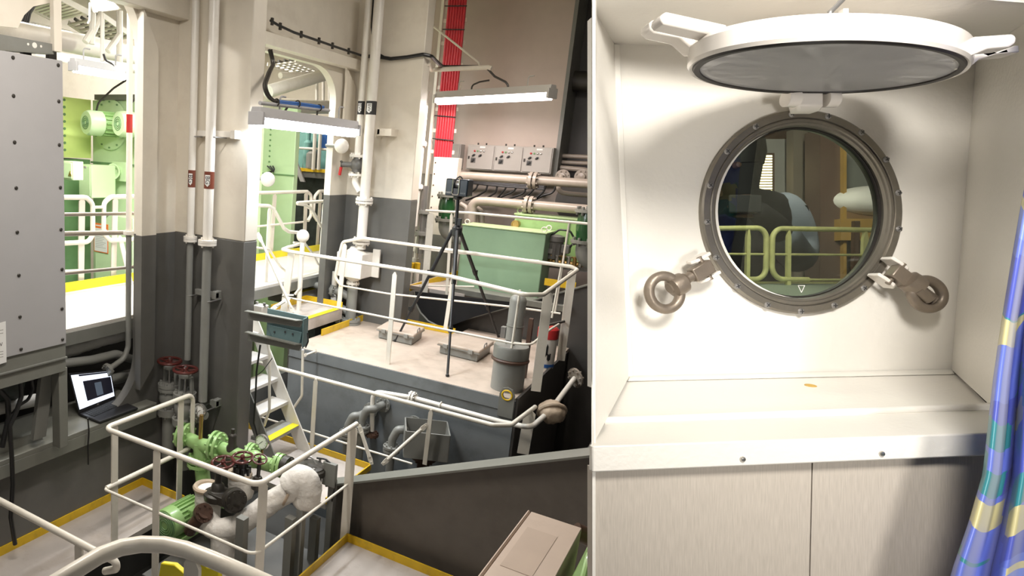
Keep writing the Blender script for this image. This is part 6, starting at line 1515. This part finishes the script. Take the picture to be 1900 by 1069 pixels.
lamp_tube('rail_fill_lamp', 'small unseen lamp added to light the outside railing', C(1300, 170, 1.95), C(1650, 170, 1.95), 'tube', 3.2, .05, (1, .95, .75), brackets=False, down=tuple((C(1480, 480, 2.25) - C(1480, 170, 1.95)).normalized()))  # unseen lamp added only to light the railing beyond the glass

# --- the cabin's reflection in the glass, built as real things behind the railing
def MR(px, py, dv): return C(px, py, dv)
struct(MB().prism([MR(1250, 60, 3.7), MR(1760, 60, 3.7), MR(1760, 700, 3.7), MR(1250, 700, 3.7)], -CB * .02), 'wall_cabin_rear', 'wood_dark')
dd_ = thing('cabin_door', 'grey cabin door with louvred window, seen in the porthole glass', 'door', MR(1440, 600, 3.6))
MB().prism([MR(1395, 258, 3.6), MR(1468, 258, 3.6), MR(1468, 620, 3.6), MR(1395, 620, 3.6)], -CB * .03).build('leaf', 'door_grey', dd_)
lvf = MB().prism([MR(1405, 284, 3.58), MR(1437, 284, 3.58), MR(1437, 360, 3.58), MR(1405, 360, 3.58)], -CB * .01).build('louvre_frame', 'wood_dark', dd_)
for i in range(14):
    y = 288 + i * 5; MB().prism([MR(1408, y, 3.57), MR(1433, y, 3.57), MR(1433, y + 3, 3.57), MR(1408, y + 3, 3.57)], -CB * .004).build('louvre_slat', 'louvre_glow', lvf)  # slats glow by themselves, no lamp stands behind the louvre
struct(MB().prism([MR(1472, 240, 3.5), MR(1499, 240, 3.5), MR(1499, 620, 3.5), MR(1472, 620, 3.5)], -CB * .05), 'trim_16', mat('taupe_frame', (.20, .17, .14), .5))
wd = thing('wardrobe', 'dark brown wardrobe beside the bunk, seen in the porthole', 'wardrobe', MR(1545, 620, 3.3))
MB().prism([MR(1522, 240, 3.3), MR(1565, 240, 3.3), MR(1565, 640, 3.3), MR(1522, 640, 3.3)], -CB * .1).build('body', mat('umber_laminate', (.13, .085, .065), .4), wd); MB().prism([MR(1565, 250, 3.28), MR(1571, 250, 3.28), MR(1571, 640, 3.28), MR(1565, 640, 3.28)], -CB * .1).build('edge_strip', 'wood_gold', wd)
bk = thing('bunk', 'wooden bunk with brown blanket at the right of the porthole glass', 'bunk', MR(1610, 600, 3.4))
MB().prism([MR(1571, 250, 3.6), MR(1760, 250, 3.6), MR(1760, 640, 3.6), MR(1571, 640, 3.6)], -CB * .02).build('back_panel', 'bunk_wall', bk)
MB().prism([MR(1562, 386, 3.3), MR(1760, 386, 3.3), MR(1760, 408, 3.3), MR(1562, 408, 3.3)], -CB * .2).build('blanket', 'blanket', bk, bev=.01)
MB().prism([MR(1560, 406, 3.26), MR(1760, 406, 3.26), MR(1760, 446, 3.26), MR(1560, 446, 3.26)], -CB * .04).build('bed_board', 'wood_gold', bk)
MB().prism([MR(1586, 410, 3.24), MR(1596, 410, 3.24), MR(1594, 500, 3.24), MR(1584, 500, 3.24)], -CB * .02).build('ladder_rail', 'wood_dark', bk)
pw = thing('pillow', 'white crumpled pillow on the bunk in the porthole', 'pillow', MR(1620, 388, 3.3))
MB().lathe(MR(1620, 373, 3.32), CU, [(max(.001, math.sin(math.pi * i / 14)), -.075 * math.cos(math.pi * i / 14)) for i in range(15)], 32, e1=CR * .22, e2=CB * .10).build('case', 'linen', pw)
# the photographer's reflection, head and body coloured dark like a silhouette
pe = thing('person', 'person in slate jacket raising a phone, seen as a dark figure in the porthole', 'person', MR(1410, 560, 2.7))
DP = 2.7
def bodymesh(name, joints, edges, material, parent, sub=2):
    c = joints[0][0]; me = bpy.data.meshes.new(name); me.from_pydata([tuple(p - c) for p, _ in joints], edges, [])
    me.materials.append(M[material]); o = bpy.data.objects.new(name, me); COL.objects.link(o); o.parent = parent; o.location = c - WPOS[parent.name]; WPOS[o.name] = c
    sk = o.modifiers.new('skin', 'SKIN'); sk.use_smooth_shade = True
    for i, (_, r) in enumerate(joints):
        sv = me.skin_vertices[0].data[i]; sv.radius = (r, r) if not isinstance(r, tuple) else r; sv.use_root = (i == 0)
    sb = o.modifiers.new('sub', 'SUBSURF'); sb.levels = sb.render_levels = sub
    return o
def B(px, py, dz=0): return MR(px, py, DP + dz)
torso = [(B(1399, 640), (.17, .12)), (B(1396, 540), (.16, .12)), (B(1392, 440), (.145, .12)), (B(1386, 385), (.11, .10)), (B(1376, 358), (.065, .065)), (B(1370, 330), (.075, .085)), (B(1368, 300), (.085, .10)), (B(1368, 276), (.06, .07)),
         (B(1445, 388), .075), (B(1476, 455, .02), .058), (B(1478, 480, -.05), .052), (B(1440, 420, -.30), .045), (B(1396, 385, -.40), .036),
         (B(1346, 392), .07), (B(1329, 450, -.05), .055), (B(1344, 420, -.32), .042), (B(1369, 385, -.40), .035)]
bodymesh('body', torso, [(0, 1), (1, 2), (2, 3), (3, 4), (4, 5), (5, 6), (6, 7), (3, 8), (8, 9), (9, 10), (10, 11), (11, 12), (3, 13), (13, 14), (14, 15), (15, 16)], 'dark_cloth', pe)
jk = [(B(1424, 374), .075), (B(1446, 390), .095), (B(1464, 420), .095), (B(1480, 460, .02), .08), (B(1482, 486, -.05), .07), (B(1448, 428, -.29), .052)]
bodymesh('jacket_sleeve', jk, [(0, 1), (1, 2), (2, 3), (3, 4), (4, 5)], 'jacket', pe)
for bx, sgn in ((1396, 1), (1369, -1)):
    for k in range(5):
        p = B(bx, 382, -.41) + CU * (.03 - .016 * k) + CR * sgn * -.01
        L = (.055, .065, .07, .065, .05)[k]
        q = [(p, .009), (p + CR * -sgn * L * .5 + CB * .01, .0085), (p + CR * -sgn * L - CB * .012, .007)]
        bodymesh('finger' if k else 'thumb', q, [(0, 1), (1, 2)], 'skin', pe, 1)
mb = MB(); hc = B(1368, 285); mb.lathe(hc, CU, [(.001, .115), (.06, .10), (.095, .05), (.10, 0), (.09, -.05)], 24, e1=CR, e2=CB); mb.build('hair', 'hair', pe)
mb = MB(); fc = B(1368, 300, -.09)
mb.lathe(B(1368, 306, -.10), CB, [(.014, -.01), (.01, .01), (0, .014)], 12); mb.build('nose', 'skin', pe)
phn = thing('phone', 'dark phone the figure in the porthole holds up', 'phone', B(1382, 400, -.45))
MB().obox(B(1382, 378, -.44), CR * .055, CU * .03, CB * .004).build('body', 'dark_cloth', phn, bev=.003)
# --- cabin lamps
def cab_lamp(label, c, aim, size, power, color):
    root = thing('cabin_lamp', label, 'light', c); d = (V(aim) - V(c)).normalized(); s = d.orthogonal().normalized(); w = d.cross(s)
    MB().lathe(V(c), d, [(0, -.05), (size * .6, -.05), (size * .62, .0), (size * .58, .0)], 32).build('housing', 'cab_white', root)
    MB().lathe(V(c), d, [(0, -.002), (size * .56, -.002)], 32).build('diffuser', 'tube', root, recalc=False)
    ld = bpy.data.lights.new('cabin_light', 'AREA'); ld.shape = 'DISK'; ld.size = size; ld.energy = power; ld.color = color; ld.spread = math.radians(100)
    o = bpy.data.objects.new('cabin_light', ld); COL.objects.link(o); o.parent = root
    m = Matrix((s, (-d).cross(s), -d)).transposed().to_4x4(); m.translation = d * .01; o.matrix_local = m
    return root
def CF(u, v, d): return CR * u + CU * v - CB * d
cab_lamp('round ceiling lamp of the cabin above the viewer', CF(.62, .80, .10), C(1500, 520, DB), .42, 13, (1, .955, .885))
cab_lamp('low unseen lamp of the cabin behind the viewer', CF(.95, -.25, -.25), C(1350, 600, DB), .30, 4.5, (1, .96, .9))  # unseen low lamp for the bright lower wall
cab_lamp('small unseen lamp added inside the space behind the porthole', C(1560, 40, 2.3), C(1560, 420, 3.4), .12, 4, (1, .9, .75))  # added to light the things built behind the glass
